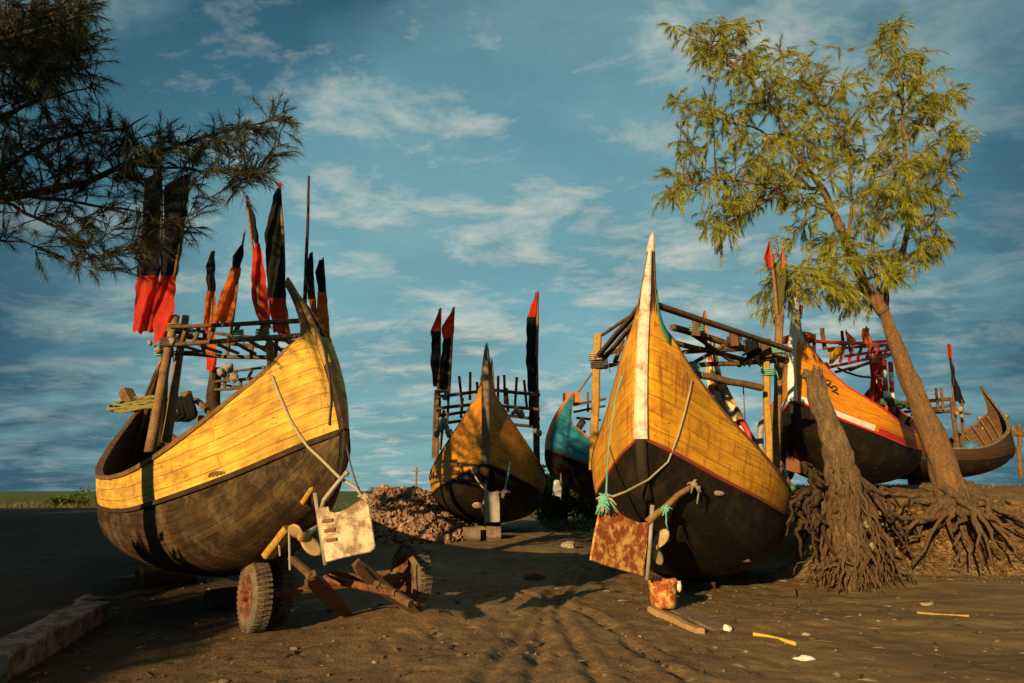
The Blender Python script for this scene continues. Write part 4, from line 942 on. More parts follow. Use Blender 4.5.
def chock(x, y, z1, label):
    z0 = ground_h(x, y)-.03; m_ = MB(); m_.box((x, y, (z0+z1)/2), (.3, .05, 0), (-.04, .22, 0), (0, 0, (z1-z0)/2)); o = m_.build('keel_block', 'darkwood'); rebase(o, (x, y, z0)); tag(o, label, 'block', 'timbers the boats rest on')
for t in (.9, 2.4): 
    p = BC.w((t, 0, .42)); chock(p.x, p.y, p.z, 'timber blocks hidden in the shade under the middle boat')
p = BB.w((-1.4, 0, .16)); chock(p.x, p.y, p.z, 'low timber chock in the shadow under the white stemmed boat')
for bb, lab in ((BD, 'timber block under the orange boat on the bank'), (BE, 'timber block under the teal blue boat'), (BF, 'timber block under the far dark boat')):
    p = bb.w((0, 0, bb.kz+.03)); chock(p.x, p.y, p.z, lab)

# paint bucket on boards
pb = on_ground(664, 611); root = empty('paint_bucket', pb, 'rusty orange bucket with broken rim standing before the big rusty rudder', 'bucket')
m_ = MB(); c = pb+Vector((0, 0, .05)); n = 32; prof = [(.15, 0), (.16, .06), (.172, .2), (.18, .30), (.19, .31), (.182, .32), (.165, .30), (.15, .1), (.13, .03)]
vs = []
for (r_, h) in prof:
    for j in range(n):
        a = 2*math.pi*j/n; hh = h*(1+.10*noise.noise((math.cos(a)*1.2, math.sin(a)*1.2, 2))); vs.append(c+Vector((r_*math.cos(a), r_*math.sin(a), hh)))
vs.append(c); k0 = len(vs)-1
fs = [(i*n+j, i*n+(j+1) % n, (i+1)*n+(j+1) % n, (i+1)*n+j) for i in range(len(prof)-1) for j in range(n)]+[(j, k0, (j+1) % n) for j in range(n)]+[tuple(range(len(prof)*n-n, len(prof)*n))]
m_.add(vs, fs); m_.build('bucket_body', 'rust', root, True)
m_ = MB(); m_.rock(c+Vector((.19, -.06, .25)), .05, (.7, .5, 1.3), 5, 6); m_.build('torn_rim_patch', 'white', root, True)
def board(p, q, w, th, mm, label, name='wooden_board', lift=.02):
    p, q = Vector(p)+Vector((0, 0, lift)), Vector(q)+Vector((0, 0, lift)); m_ = MB(); m_.bar(p, q, w, th); o = m_.build(name, mm); rebase(o, (p+q)/2); tag(o, label, 'board' if 'board' in name else name.split('_')[-1]); return o
board(on_ground(652, 612), on_ground(700, 635),   .12, .08, 'reed', 'tan board lying left of the bucket, pointing to the viewer', lift=.03)
board(on_ground(668, 606), on_ground(722, 631), .24, .05, 'greywood', 'wide grey board under the bucket, running toward the white ball', lift=.0)
def stick(pts, r_, mm, label, name='stick'):
    P = [on_ground(*p)+Vector((0, 0, r_*.8)) for p in pts]; m_ = MB(); m_.tube(P, r_, 7); o = m_.build(name, mm, None, True); rebase(o, P[0]); tag(o, label, 'stick'); return o
stick([(753, 636), (766, 638), (780, 641), (796, 646)], .022, 'stick', 'bright yellow stick lying on the sand, slightly bent')
stick([(917, 613.5), (940, 615.5), (969, 617)], .014, 'reed', 'pale straight reed lying on the sand at the right')
stick([(796, 590), (797, 600)], .01, 'darkwood', 'short dark twig stuck in the wet sand at right')
stick([(725, 580), (712, 577), (704, 576)], .03, 'reed', 'splinter of wood in the shade of the white stemmed boat')
# big timber at lower left
p, q = Vector((-3.95, 6.55, 0)), Vector((-3.35, 4.55, 0)); p = on_ground(92, 622); q = on_ground(-20, 690)
p.z = ground_h(p.x, p.y)+.1; q.z = ground_h(q.x, q.y)+.12; m_ = MB(); t = (q-p).normalized(); s_ = t.cross(Vector((0, 0, 1))).normalized(); G = []
for i in range(40):
    k = i/39; c = p.lerp(q, k); row = []
    for (a, h) in ((-.16, -.16), (-.165, .09), (-.15, .11), (-.05, .112), (.06, .114), (.15, .11), (.165, .09), (.16, -.16)):
        nz = .012*noise.noise((k*7, a*9, h*5))+.014*abs(noise.noise((k*40, a*12, h*9))); row.append(c+s_*(a+nz)+Vector((0, 0, h+nz*1.2)))
    G.append(row)
m_.grid(G); m_.add(G[0], [tuple(range(8))]); m_.add(G[-1], [tuple(range(7, -1, -1))]); o = m_.build('timber_beam', 'concrete', None, False); rebase(o, (p+q)/2); tag(o, 'heavy rough timber lying in the lower left corner', 'beam')

# ------------------------------------------------------------------ shell heap
hc = Vector((-2.85, 18.2, 0)); m_ = MB()
def heap_h(x, y):
    d = math.hypot((x-hc.x)/2.0, (y-hc.y)/1.6); d2 = math.hypot((x-hc.x-.9)/1.3, (y-hc.y+1.0)/1.3)
    return max(0, 1.32*(1-d)**.8*(1+.25*noise.noise((x*1.6, y*1.6, 4))) if d < 1 else 0, .6*(1-d2) if d2 < 1 else 0)
for k in range(8000):
    a = random.random()*6.283; rr = math.sqrt(random.random())*2.5; x, y = hc.x+rr*math.cos(a), hc.y+rr*math.sin(a)
    h = heap_h(x, y)
    if h < .02 and random.random() < .75: continue
    c = Vector((x, y, ground_h(x, y)+h+random.uniform(-.05, .04))); u = Vector((random.gauss(0, 1), random.gauss(0, 1), random.gauss(0, 1))).normalized(); v = u.orthogonal().normalized(); w = u.cross(v); s_ = random.choice((.025, .035, .045, .06, .08, .11))*random.uniform(.8, 1.2)
    pts = [c+v*s_, c+w*s_*.8, c-v*s_*.9, c-w*s_*.7]; m_.add(pts+[c+u*s_*.6, c-u*s_*.3], [(0, 1, 4), (1, 2, 4), (2, 3, 4), (3, 0, 4), (1, 0, 5), (2, 1, 5), (3, 2, 5), (0, 3, 5)])
G = [[(hc.x-2.4+i*.16, hc.y-2.4+j*.16, ground_h(hc.x-2.4+i*.16, hc.y-2.4+j*.16)-.12+heap_h(hc.x-2.4+i*.16, hc.y-2.4+j*.16)) for i in range(31)] for j in range(31)]
m_.grid(G)
M['shell'] = leaf_mat('broken_shells', [(.30, .16, .085), (.46, .27, .15), (.20, .10, .05), (.56, .39, .24)], 3)
o = m_.build('shell_heap', 'shell'); rebase(o, (hc.x, hc.y, ground_h(hc.x, hc.y))); o['kind'] = 'stuff'; o['label'] = 'heap of broken brown shells and stones between the left and middle boats'; o['category'] = 'heap'

# ------------------------------------------------------------------ foliage
def needles(P, D, L, W):
    """arrays of start points, directions, lengths, widths -> drooping tapered blades (two quads each)"""
    n = len(P); D = D/np.linalg.norm(D, axis=1, keepdims=True)
    side = np.cross(D, RNG.normal(size=(n, 3))); side /= np.linalg.norm(side, axis=1, keepdims=True)+1e-9
    mid = P+D*(L*.5)[:, None]; end = P+D*L[:, None]+np.array([0, 0, -1])*(L*.22)[:, None]
    s_ = side*W[:, None]
    V = np.stack([P-s_*.5, P+s_*.5, mid+s_*.6, mid-s_*.6, end], 1).reshape(-1, 3)
    i = np.arange(n)*5
    return V, i
def add_needles(m_, P, D, L, W):
    V, i = needles(P, D, L, W); o = len(m_.v); m_.v += [tuple(x) for x in V]
    for k in i+o:
        m_.f.append((k, k+1, k+2, k+3)); m_.f.append((k+3, k+2, k+4))
def casuarina(name, base, label, limbs, clumps, nl, nw, twig_n, need_n, tw_len, droop, mats, group=None, bias=(0, 0, 0), spread=.55, trunk_extra=None):
    root = empty(name, base, label, 'tree', group); wood, crown = MB(), MB(); pool = []
    for j, (pts, r0, r1) in enumerate(limbs):
        P = []
        for a, c in zip(pts, pts[1:]):
            seg = wob(a, c, 6, (c-a).length*.05, j*3.3); P += seg if not P else seg[1:]
        n = len(P); rs = [r0+(r1-r0)*i/(n-1) for i in range(n)]
        if j == 0:
            t = MB(); t.tube(P, rs, 32, True, .22, .8); t.build('trunk', mats[0], root, True)
        else: wood.tube(P, rs, 7)
        pool += [(p, rs[i]) for i, p in enumerate(P) if j > 0 or i > n*.55]
    PP = np.array([p for p, _ in pool])
    Ps, Ds = [], []
    for (c, r_) in clumps:
        d = np.linalg.norm(PP-np.array(c), axis=1)+np.maximum(0, PP[:, 2]-c.z)*.6; i = int(d.argmin()); p0 = pool[i][0]
        seg = wob(p0, c, 6, max(.05, (c-p0).length*.16), c.x*9); rr = min(pool[i][1]*.6, .008+.012*(c-p0).length)
        wood.tube(seg, [max(.004, rr*(1-.75*k/6)) for k in range(7)], 5)
        out = (c-p0); out = out.normalized() if out.length > .02 else Vector((0, 0, 1))
        for k in range(twig_n):
            st = seg[random.randint(2, 6)]+Vector(RNG.normal(size=3))*r_*.12
            d = (out*.6+Vector(bias)+Vector(RNG.normal(size=3))*spread*1.2+Vector((0, 0, .12))).normalized()
            L = r_*tw_len*random.uniform(.6, 1.25); tp = [st]; dd = d.copy()
            for q in range(5):
                dd = (dd+Vector((0, 0, -droop*random.uniform(.5, 1.4)))).normalized(); tp.append(tp[-1]+dd*L/5)
            wood.tube(tp, [.006, .005, .004, .004, .003, .002], 3, False)
            for q in range(need_n):
                s_ = random.uniform(.08, 1)*5; a = min(4, int(s_)); pt = tp[a].lerp(tp[a+1], s_-a); tdir = (tp[a+1]-tp[a]).normalized()
                Ps.append(pt); Ds.append(tdir*.95+Vector(RNG.normal(size=3))*.34+Vector((0, 0, -droop*1.6)))
    n = len(Ps)
    add_needles(crown, np.array(Ps), np.array(Ds), RNG.uniform(.6, 1.2, n)*nl, RNG.uniform(.7, 1.3, n)*nw)
    wood.build('branches', mats[0], root, True); crown.build('crown', mats[1], root)
    return root

z8 = lambda x, y: (640+x/2.07, y/2.07)
DT = 14.2
def T8(x, y, dz=0.): p = z8(x, y); return at(p[0], p[1], DT+dz)
base = at(955, 505, DT+.05)
limbs = [([base, at(940, 455, DT), at(918, 400, DT-.05), at(898, 350, DT), at(884, 312, DT)], .30, .10),
  ([T8(505, 648), T8(470, 600, .1), T8(430, 510, .15), T8(400, 440, .1), T8(378, 390, .05), T8(330, 330, -.1), T8(290, 250, -.2)], .13, .04),
  ([T8(290, 250, -.2), T8(230, 170, -.3), T8(160, 100, -.3), T8(80, 60, -.2)], .04, .012),
  ([T8(330, 330, -.1), T8(350, 270, .2), T8(400, 200, .3), T8(420, 170, .3)], .04, .012),
  ([T8(505, 648), T8(495, 610, .2), T8(540, 540, .3), T8(560, 450, .35), T8(550, 330, .3), T8(540, 200, .3), T8(525, 60, .2)], .09, .015),
  ([T8(290, 392, -.1), T8(240, 430, -.4), T8(170, 465, -.6)], .035, .012), ([T8(378, 390, .05), T8(270, 380, -.3), T8(160, 370, -.5), T8(60, 390, -.6)], .045, .012),
  ([T8(460, 600), T8(400, 580, -.4), T8(320, 560, -.6), T8(275, 610, -.6)], .04, .012), ([T8(400, 440), T8(350, 420, -.5), T8(330, 480, -.7)], .03, .01),
  ([T8(550, 450, .3), T8(600, 400, .3), T8(640, 300, .2), T8(660, 280, .2)], .035, .01), ([T8(540, 540, .3), T8(580, 520, .1), T8(610, 480, 0)], .03, .01),
  ([T8(545, 300, .3), T8(590, 240, .2), T8(640, 190, .1)], .03, .01), ([T8(430, 510), T8(440, 420, -.2), T8(430, 300, -.2), T8(440, 260, -.2)], .04, .012),
  ([T8(495, 620), T8(480, 520, -.3), T8(490, 420, -.3), T8(480, 320, -.2)], .035, .01), ([T8(330, 330), T8(250, 270, .3), T8(150, 240, .5), T8(80, 220, .5)], .035, .01)]
CL = [(90,65),(130,80),(180,55),(215,62),(160,110),(130,130),(190,110),(240,115),(255,90),(280,110),(320,130),(300,160),(240,160),(200,150),(100,210),(140,220),(180,230),(80,220),(220,200),(260,210),(300,220),(200,265),(240,280),(280,270),(160,255),
 (340,180),(380,180),(420,180),(400,230),(350,240),(320,290),(290,310),(360,300),(420,290),(440,265),(340,340),(390,350),(300,350),(420,330),
 (70,380),(110,375),(150,370),(190,360),(230,350),(260,370),(60,400),(150,460),(190,430),(220,440),(180,470),(210,410),
 (340,420),(310,400),(330,480),(370,500),(420,500),(440,520),(300,540),(330,550),(370,560),(400,570),(290,560),(460,560),(272,610),(350,590),(400,600),(450,610),(280,640),(430,625),
 (520,70),(500,90),(540,110),(510,150),(560,130),(590,140),(540,200),(500,200),(580,190),(620,200),(600,230),(640,190),(560,260),(520,280),(600,290),(640,290),(660,290),(480,320),(520,340),(560,350),(600,340),(630,330),(500,390),(540,400),(580,420),(620,420),(550,450),(600,480),(610,500),(520,520),(560,530),(490,450),(500,560),(540,550),(440,450),(470,400)]
clumps = []
for (x, y) in CL:
    for k in range(3): clumps.append((T8(x+random.gauss(0, 14), y+random.gauss(0, 14), random.gauss(0, .8)), random.uniform(.25, .5)))
casuarina('casuarina_tree', base, 'leaning casuarina tree with feathery olive crown on the bank at right', limbs, clumps, .17, .0066, 8, 60, 1.05, .2, ('bark', 'needle'))
TREE = [o for o in COL.objects if o.name.startswith('casuarina_tree')][0]
def roots(root, centre, r_in, specs, mm, name='roots'):
    m_ = MB()
    for (pts, r0, r1) in specs:
        n = len(pts)*5-4; P = []
        for a, c in zip(pts, pts[1:]):
            s_ = wob(a, c, 5, (c-a).length*.22, random.random()*99); P += s_ if not P else s_[1:]
        m_.tube(P, [r0+(r1-r0)*(i/(len(P)-1))**.8 for i in range(len(P))], 8, True, .55)
    return m_.build(name, mm, root, True)
sp = []
for k in range(30):
    a = rad(random.uniform(165, 385)); b0 = base+Vector((random.uniform(-.3, .3), -.15, random.uniform(-.1, .45)))
    L = random.uniform(.6, 2.0); e1 = base+Vector((math.cos(a)*L*.5, -abs(math.sin(a))*L*.35-.15, -.05-.25*random.random())); e2 = base+Vector((math.cos(a)*L*1.1, -abs(math.sin(a))*L*.5-.25, -.35-.8*random.random()))
    for e in (e1, e2): e.z = max(e.z, ground_h(e.x, e.y)+.02)
    sp.append(([b0, e1, e2], random.uniform(.05, .12), .015))
for (tx, ty) in ((905, 508), (890, 498), (878, 492), (930, 540), (985, 500), (1010, 505), (960, 545), (918, 530)):
    q = on_ground(tx, ty); sp.append(([base+Vector((0, -.2, .15)), base.lerp(q, .5)+Vector((0, -.15, .12)), q+Vector((0, 0, .03))], .13, .03))
roots(TREE, base, .4, sp, 'root')

# dead stump with its mass of roots
sb = on_ground(846, 566); sb.y = 11.7; DS = 11.6
root = empty('dead_stump', at(845, 578, 11.4), 'tall broken dead stump with splayed bare roots beside the white stemmed boat', 'stump'); STUMP = root
m_ = MB(); path = [at(852, 592, DS), at(848, 540, DS), at(841, 483, DS), at(834.5, 442, DS), at(820, 404, DS), at(812, 371, DS)]
P = []
for a, c in zip(path, path[1:]): P += wob(a, c, 7, .03, 4)[(1 if P else 0):]
rs = list(np.interp(np.linspace(0, 1, len(P)), [0, .2, .42, .6, .8, 1], [.09, .21, .22, .19, .165, .15]))
rs = [r_*(1+.12*noise.noise((i*.5, 3, 3))) for i, r_ in enumerate(rs)]
m_.tube(P, rs, 40, True, .35, 1)
for k in range(7):   # splintered top
    a = 2*math.pi*k/7; c = P[-1]+Vector((.11*math.cos(a), .11*math.sin(a), -.12)); m_.tube([c, c+Vector((.02*math.cos(a), 0, .08+.2*random.random()))], [.07, .012], 5)
m_.build('trunk', 'deadwood', root, True)
sp = []
def rootlet(a, e, r0, forks=1):
    bend = Vector((random.uniform(-.16, .16), random.uniform(-.22, .05), random.uniform(-.05, .22)))
    m1 = a.lerp(e, random.uniform(.25, .4))+bend*.6; m2 = a.lerp(e, random.uniform(.6, .75))+bend*.8+Vector((random.uniform(-.1, .1), 0, 0))
    sp.append(([a, m1, m2, e], r0, r0*.22))
    for q in range(forks):
        f0 = random.choice((m1, m2)); g_ = Vector((e.x+random.uniform(-.35, .35), e.y+random.uniform(-.3, .25), 0)); g_.z = ground_h(g_.x, g_.y)-.04+(.2*random.random() if random.random() < .3 else 0)
        sp.append(([f0, f0.lerp(g_, .5)+Vector((random.uniform(-.1, .1), random.uniform(-.15, .05), random.uniform(-.02, .12))), g_], r0*.5, .008))
for k in range(95):
    py0 = random.uniform(462, 548); cxx = np.interp(py0, [442, 483, 520, 556], [834.5, 841, 846, 849]); px0 = cxx+random.uniform(-12, 13)
    px1 = 849+(px0-cxx)*random.uniform(.8, 3.6)+random.gauss(0, 14); px1 = max(795, min(908, px1)); g_ = on_ground(px1, random.uniform(566, 590)); g_.z -= .05
    rootlet(at(px0, py0, DS-random.uniform(.0, .14)), g_, random.choice((.018, .025, .03, .04, .055, .075))*random.uniform(.8, 1.2), random.randint(1, 2))
for (x0, y0, tx, ty, rr) in ((846, 462, 926, 534, .075), (852, 476, 896, 582, .11), (848, 470, 905, 548, .09), (850, 500, 880, 562, .09), (846, 490, 862, 590, .1), (840, 480, 832, 588, .09), (838, 470, 812, 583, .085), (836, 465, 803, 540, .075), (852, 490, 874, 584, .08), (845, 505, 846, 590, .09), (838, 490, 820, 588, .07), (850, 480, 915, 556, .06)):
    g_ = on_ground(tx, ty); g_.z -= .05; rootlet(at(x0, y0, DS-.1), g_, rr, 3)
for k in range(46):
    py0 = random.uniform(468, 560); cxx = np.interp(py0, [442, 483, 540, 592], [834.5, 841, 848, 852]); px0 = cxx+random.uniform(-11, 11)
    g_ = on_ground(max(800, min(905, 850+(px0-cxx)*random.uniform(.6, 3.2)+random.gauss(0, 9))), random.uniform(578, 594)); g_.z -= .04
    rootlet(at(px0, py0, DS-random.uniform(.22, .3)), g_, random.choice((.02, .03, .045, .06)), 2)
roots(root, sb, .5, sp, 'root')
sp = []
for k in range(26):   # dark knot of roots on the left flank
    a = at(random.uniform(800, 822), random.uniform(470, 520), DS+random.uniform(-.2, .4)); c = a+Vector((random.uniform(-.5, .4), random.uniform(-.3, .3), random.uniform(-.7, .1))); c.z = max(c.z, ground_h(c.x, c.y)); sp.append(([a, a.lerp(c, .5)+Vector((-.1, 0, .1)), c], .06, .02))
roots(root, sb, .5, sp, 'darkwood', 'root_knot')
for (x, y, lab) in ((866, 524, 'pale torn rag caught high in the stump roots'), (872, 546, 'pale torn rag lower in the stump roots, near the sand')):
    m_ = MB(); G = [[at(x+(j-2)*(1.1-.25*abs(i-2))+(i-2)*.7+random.uniform(-.8, .8), y+(i-2)*2.0+random.uniform(-.6, .6), 10.9+.08*math.sin(i*2+j)) for j in range(5)] for i in range(5)]; m_.grid(G)
    o = m_.build('plastic_rag', 'floatw', None, True, solid=.006); rebase(o, at(x, y, 11)); tag(o, lab, 'rag')

# hanging fine roots, straw and litter at the foot of the bank
m_ = MB(); Ps, Ds, Ls = [], [], []
for k in range(5200):
    px = random.uniform(872, 1060); py = random.uniform(504, 574); p = on_ground(px, py)
    if p.y > 16.5: continue
    Ps.append(p+Vector((0, -.03, .02))); Ds.append((random.gauss(0, .9), random.gauss(-.3, .4), random.gauss(-.1, .55))); Ls.append(random.uniform(.06, .38))
n = len(Ps); add_needles(m_, np.array(Ps), np.array(Ds), np.array(Ls), RNG.uniform(.006, .016, n)); o = m_.build('bank_roots', 'drygrass'); o['kind'] = 'stuff'; o['label'] = 'tangle of dry roots and straw along the foot of the bank'; o['category'] = 'undergrowth'
m_ = MB(); Ps, Ds, Ls = [], [], []
for k in range(26000):
    x = random.uniform(6, 40); y = random.uniform(15, 46)
    if bank_d(x, y) < .6 or noise.noise((x*.4, y*.4, 9)) < -.05 or y < 21 and random.random() < .6: continue
    Ps.append(Vector((x, y, ground_h(x, y)))); Ds.append((random.gauss(0, .4), random.gauss(0, .4), 1)); Ls.append(random.uniform(.03, .10)*(1+.05*(y-15)))
for k in range(16000):
    x = random.uniform(-60, 8); y = random.uniform(27, 60); Ps.append(Vector((x, y, ground_h(x, y)))); Ds.append((random.gauss(0, .4), random.gauss(0, .4), 1)); Ls.append(random.uniform(.1, .45))
for k in range(1500):
    x = random.uniform(1.0, 3.6); y = random.uniform(20.5, 24); Ps.append(Vector((x, y, ground_h(x, y)))); Ds.append((random.gauss(0, .4), random.gauss(0, .4), 1)); Ls.append(random.uniform(.1, .4))
n = len(Ps); add_needles(m_, np.array(Ps), np.array(Ds), np.array(Ls), RNG.uniform(.012, .03, n)); o = m_.build('grass', 'grass'); o['kind'] = 'stuff'; o['label'] = 'sparse grass on the bank and the fields behind the boats'; o['category'] = 'grass'
# scattered chips, shells and twigs on the beach
m_ = MB()
for k in range(5200):
    if random.random() < .6: x, y = random.uniform(-5, 6), random.uniform(3.2, 14)
    else: x, y = random.uniform(4.2, 13), random.uniform(12.6, 14.2)
    z = ground_h(x, y); s_ = random.choice((.005, .007, .009, .012, .016, .026))*random.uniform(.7, 1.2); c = Vector((x, y, z+s_*.3)); a = random.random()*6.28; u = Vector((math.cos(a), math.sin(a), 0)); v = Vector((-u.y, u.x, 0))
    e = random.choice((1, 1, 1.5, 4)); pts = [c+u*s_*e, c+v*s_*.7, c-u*s_*e, c-v*s_*.7, c+Vector((0, 0, s_*.8))]; m_.add(pts, [(0, 1, 4), (1, 2, 4), (2, 3, 4), (3, 0, 4)])
for k in range(150):
    x, y = random.uniform(-5, 7), random.uniform(3.4, 11.5); a = random.random()*6.28; L = random.uniform(.04, .22)
    P_ = [Vector((x+math.cos(a)*L*t+.02*noise.noise((t*3, k, 0)), y+math.sin(a)*L*t+.03*noise.noise((t*3, k, 5)), 0)) for t in (0, .33, .66, 1)]
    for p_ in P_: p_.z = ground_h(p_.x, p_.y)+.012
    m_.tube(P_, [.004, .005, .004, .002], 4)
for k in range(130):
    x, y = random.uniform(-5, 7), random.uniform(3.4, 11.5); r_ = random.choice((.012, .016, .022, .03)); m_.rock((x, y, ground_h(x, y)+r_*.3), r_, (1.3, 1, .7), k, 5)
M['litter'] = leaf_mat('beach_litter', [(.07, .045, .02), (.16, .10, .045), (.1, .065, .03), (.24, .17, .09), (.34, .28, .19)], 3)
o = m_.build('beach_litter', 'litter'); o['kind'] = 'stuff'; o['label'] = 'small chips, shells and twigs strewn over the beach'; o['category'] = 'litter'

# ---- tree leaning in from the left
z1 = lambda x, y: (x/2.356, y/2.356)
DL = 5.6
def T1(x, y, d=0.): p = z1(x, y); return at(p[0], p[1], DL+d)
lb = Vector((-5.8, 4.7, ground_h(-5.8, 4.7)))
tt = [lb, lb+Vector((.1, 0, 2.2)), lb+Vector((-.05, .1, 4.4)), lb+Vector((.2, .1, 6.6)), lb+Vector((.3, .2, 9))]
limbs = [(tt, .24, .07), ([tt[1]+Vector((0, 0, 1.2)), T1(-180, 500, -.3), T1(0, 470), T1(200, 432, .1), T1(330, 372, .1), T1(520, 312, .2), T1(690, 275, .2)], .055, .005),
  ([T1(-180, 480, -.2), T1(0, 400, -.3), T1(120, 330, -.3), T1(300, 300, -.3), T1(350, 270, -.3)], .025, .003), ([T1(60, 460), T1(200, 480, .3), T1(330, 500, .4), T1(430, 520, .4)], .018, .004),
  ([T1(0, 470), T1(100, 520, -.3), T1(200, 570, -.3), T1(250, 610, -.3)], .018, .004), ([T1(300, 388, .1), T1(420, 395, .3), T1(520, 405, .4), T1(590, 425, .4)], .015, .004),
  ([tt[2], T1(-200, 300, -.5), T1(0, 275, -.4), T1(100, 232, -.3), T1(215, 205, -.3)], .04, .004), ([tt[2]+Vector((0, 0, .6)), T1(-150, 120, -.4), T1(20, 90, -.4), T1(120, 60, -.4), T1(200, 30, -.4)], .04, .006),
  ([T1(-50, 100, -.4), T1(60, 150, -.2), T1(130, 140, -.2), T1(190, 100, -.2)], .03, .006), ([tt[2]+Vector((0, 0, .3)), Vector((-6.4, 3.4, 5.4)), Vector((-5.2, 2.2, 6.4))], .06, .01), ([T1(-180, 500, -.3), T1(-60, 560, .2), T1(60, 570, .2), T1(170, 620, .2)], .016, .004)]
CL1 = [(670,278),(640,288),(600,298),(565,308),(530,318),(500,330),(470,340),(570,400),(530,398),(490,400),(600,428),(560,428),(440,370),(400,350),(360,370),(430,400),(320,380),(370,320),(300,310),(280,360),(240,300),(200,290),(150,290),(250,340),(180,340),(130,340),(90,300),(60,340),(20,330),(100,380),(160,400),(220,400),(280,410),(330,430),(380,440),(60,420),(20,440),(120,450),(180,460),(240,470),(300,480),(350,500),(450,540),(420,560),(380,520),(40,500),(100,510),(160,520),(220,530),(280,540),(330,560),(20,560),(80,560),(140,570),(200,590),(250,610),(180,630),(270,630),(310,590),(100,600),
 (30,20),(60,40),(100,30),(150,20),(20,70),(60,90),(100,90),(150,60),(190,40),(180,100),(140,100),(40,130),(90,130),(140,140),(60,180),(120,170),(165,190),(30,240),(20,200),(90,230),(10,150),(10,100),(130,20),(70,10),(10,380),(10,290),(200,10)]
clumps = [(T1(x+random.gauss(0, 8), y+random.gauss(0, 8), random.gauss(0, .35)), .17) for (x, y) in CL1 for k in range(1 if y > 445 else 2)]
clumps += [(T1(random.uniform(-20, 190), random.uniform(-40, 200), random.uniform(-.9, .9)), .22) for k in range(45)]
# the rest of the crown, outside the frame
for k in range(170): clumps.append((Vector((random.uniform(-6.4, -4.3), random.uniform(1.2, 3.4), random.uniform(4.4, 6.1))), .36))
for k in range(210):
    a = random.random()*6.28; rr = random.random()**.5*2.7; z = random.uniform(7.4, 10.4); rr *= 1-.6*max(0, (z-7.6)/3); clumps.append((Vector((lb.x-3.4+rr*math.cos(a), lb.y-.2+rr*math.sin(a), z)), .4))
casuarina('casuarina_tree', lb, 'dark casuarina tree reaching in from the upper left corner', limbs, clumps, .115, .0032, 8, 38, 1.15, .06, ('darkbark', 'needle_shade'), bias=(.35, 0, .0), spread=.4)

# ---- broadleaf trees and bushes
def leafy(name, base, label, cat, h, r_, n, ls, mm, group=None, trunk_r=.15, low=.25, seed=1):
    rs_ = random.Random(seed); root = empty(name, base, label, cat, group); base = Vector(base); m_ = MB()
    top = base+Vector((0, 0, h*.75)); m_.tube(wob(base, top, 6, .2, seed), [trunk_r*(1-.11*k) for k in range(7)], 9, True, .2)
    lobes = []
    for k in range(9):
        a = rs_.random()*6.28; c = base+Vector((math.cos(a)*r_*rs_.uniform(.2, .75), math.sin(a)*r_*rs_.uniform(.2, .75), h*rs_.uniform(low+.1, .88))); lobes.append((c, r_*rs_.uniform(.35, .6)))
        m_.tube(wob(base+Vector((0, 0, h*.2)), c, 5, .15, k), [trunk_r*.45*(1-.17*q) for q in range(6)], 6)
    m_.build('trunk', 'darkbark', root, True); V = MB()
    for k in range(n):
        c, lr = lobes[rs_.randrange(len(lobes))]; d = Vector((rs_.gauss(0, 1), rs_.gauss(0, 1), rs_.gauss(0, 1))).normalized(); p = c+d*lr*rs_.random()**.4
        u = Vector((rs_.gauss(0, 1), rs_.gauss(0, 1), rs_.gauss(0, 1))).normalized(); v = u.orthogonal().normalized(); w = u.cross(v); s_ = ls*rs_.uniform(.6, 1.3)
        V.add([p-v*s_, p+w*s_*.45, p+v*s_, p-w*s_*.45], [(0, 1, 2, 3)])
    V.build('crown', mm, root); return root
for (px, py, Y, h, r_, lab, sd) in ((566, 500, 24, 2.2, 1.5, 'green bush behind the rudder of the teal boat', 3), (549, 501, 25, 1.5, 1.0, 'low green bush right beside the middle boat', 5), (590, 502, 23.5, 1.8, 1.0, 'shaded bush under the teal boat', 6)):
    p = at(px, py, Y); p.z = ground_h(p.x, p.y); leafy('bush', p, lab, 'bush', h, r_, 3800, .085, 'bush', 'bushes behind the boats', .05, .1, sd)
for i, (px, Y, h, lab) in enumerate(((57, 42, .75, 'small bush on the skyline at left'), (80, 44, 1.25, 'taller bush sticking up on the skyline left of the boat'), (66, 43, .55, 'lowest bush between two skyline bushes at left'), (372, 60, 1.3, 'distant bush on the skyline left of the shell heap'), (385, 70, 1.3, 'second distant bush beside the shell heap'))):
    p = at(px, 492, Y); p.z = ground_h(p.x, p.y); leafy('bush', p, lab, 'bush', h, h*.6, 700, .085, 'bush', 'bushes on the skyline', .04, .1, i+11)
up = at(416, 490, 62); up.z = ground_h(up.x, up.y); root = empty('utility_pole', up, 'small distant utility pole above the shell heap', 'pole')
m_ = MB(); m_.tube([up, Vector((up.x, up.y, at(416, 467, 62).z))], [.10, .08], 8); m_.build('pole_shaft', 'pole', root, True); m_ = MB(); zt = at(416, 471, 62).z; m_.bar((up.x-.4, up.y, zt), (up.x+.4, up.y, zt), .1); m_.build('cross_arm', 'pole', root)

leafy('bush', (-6.0, 4.5, ground_h(-6, 4.5)), 'shrub growing round the foot of the dark casuarina at left', 'bush', 2.1, .85, 1500, .11, 'leaf', None, .05, .1, 77)
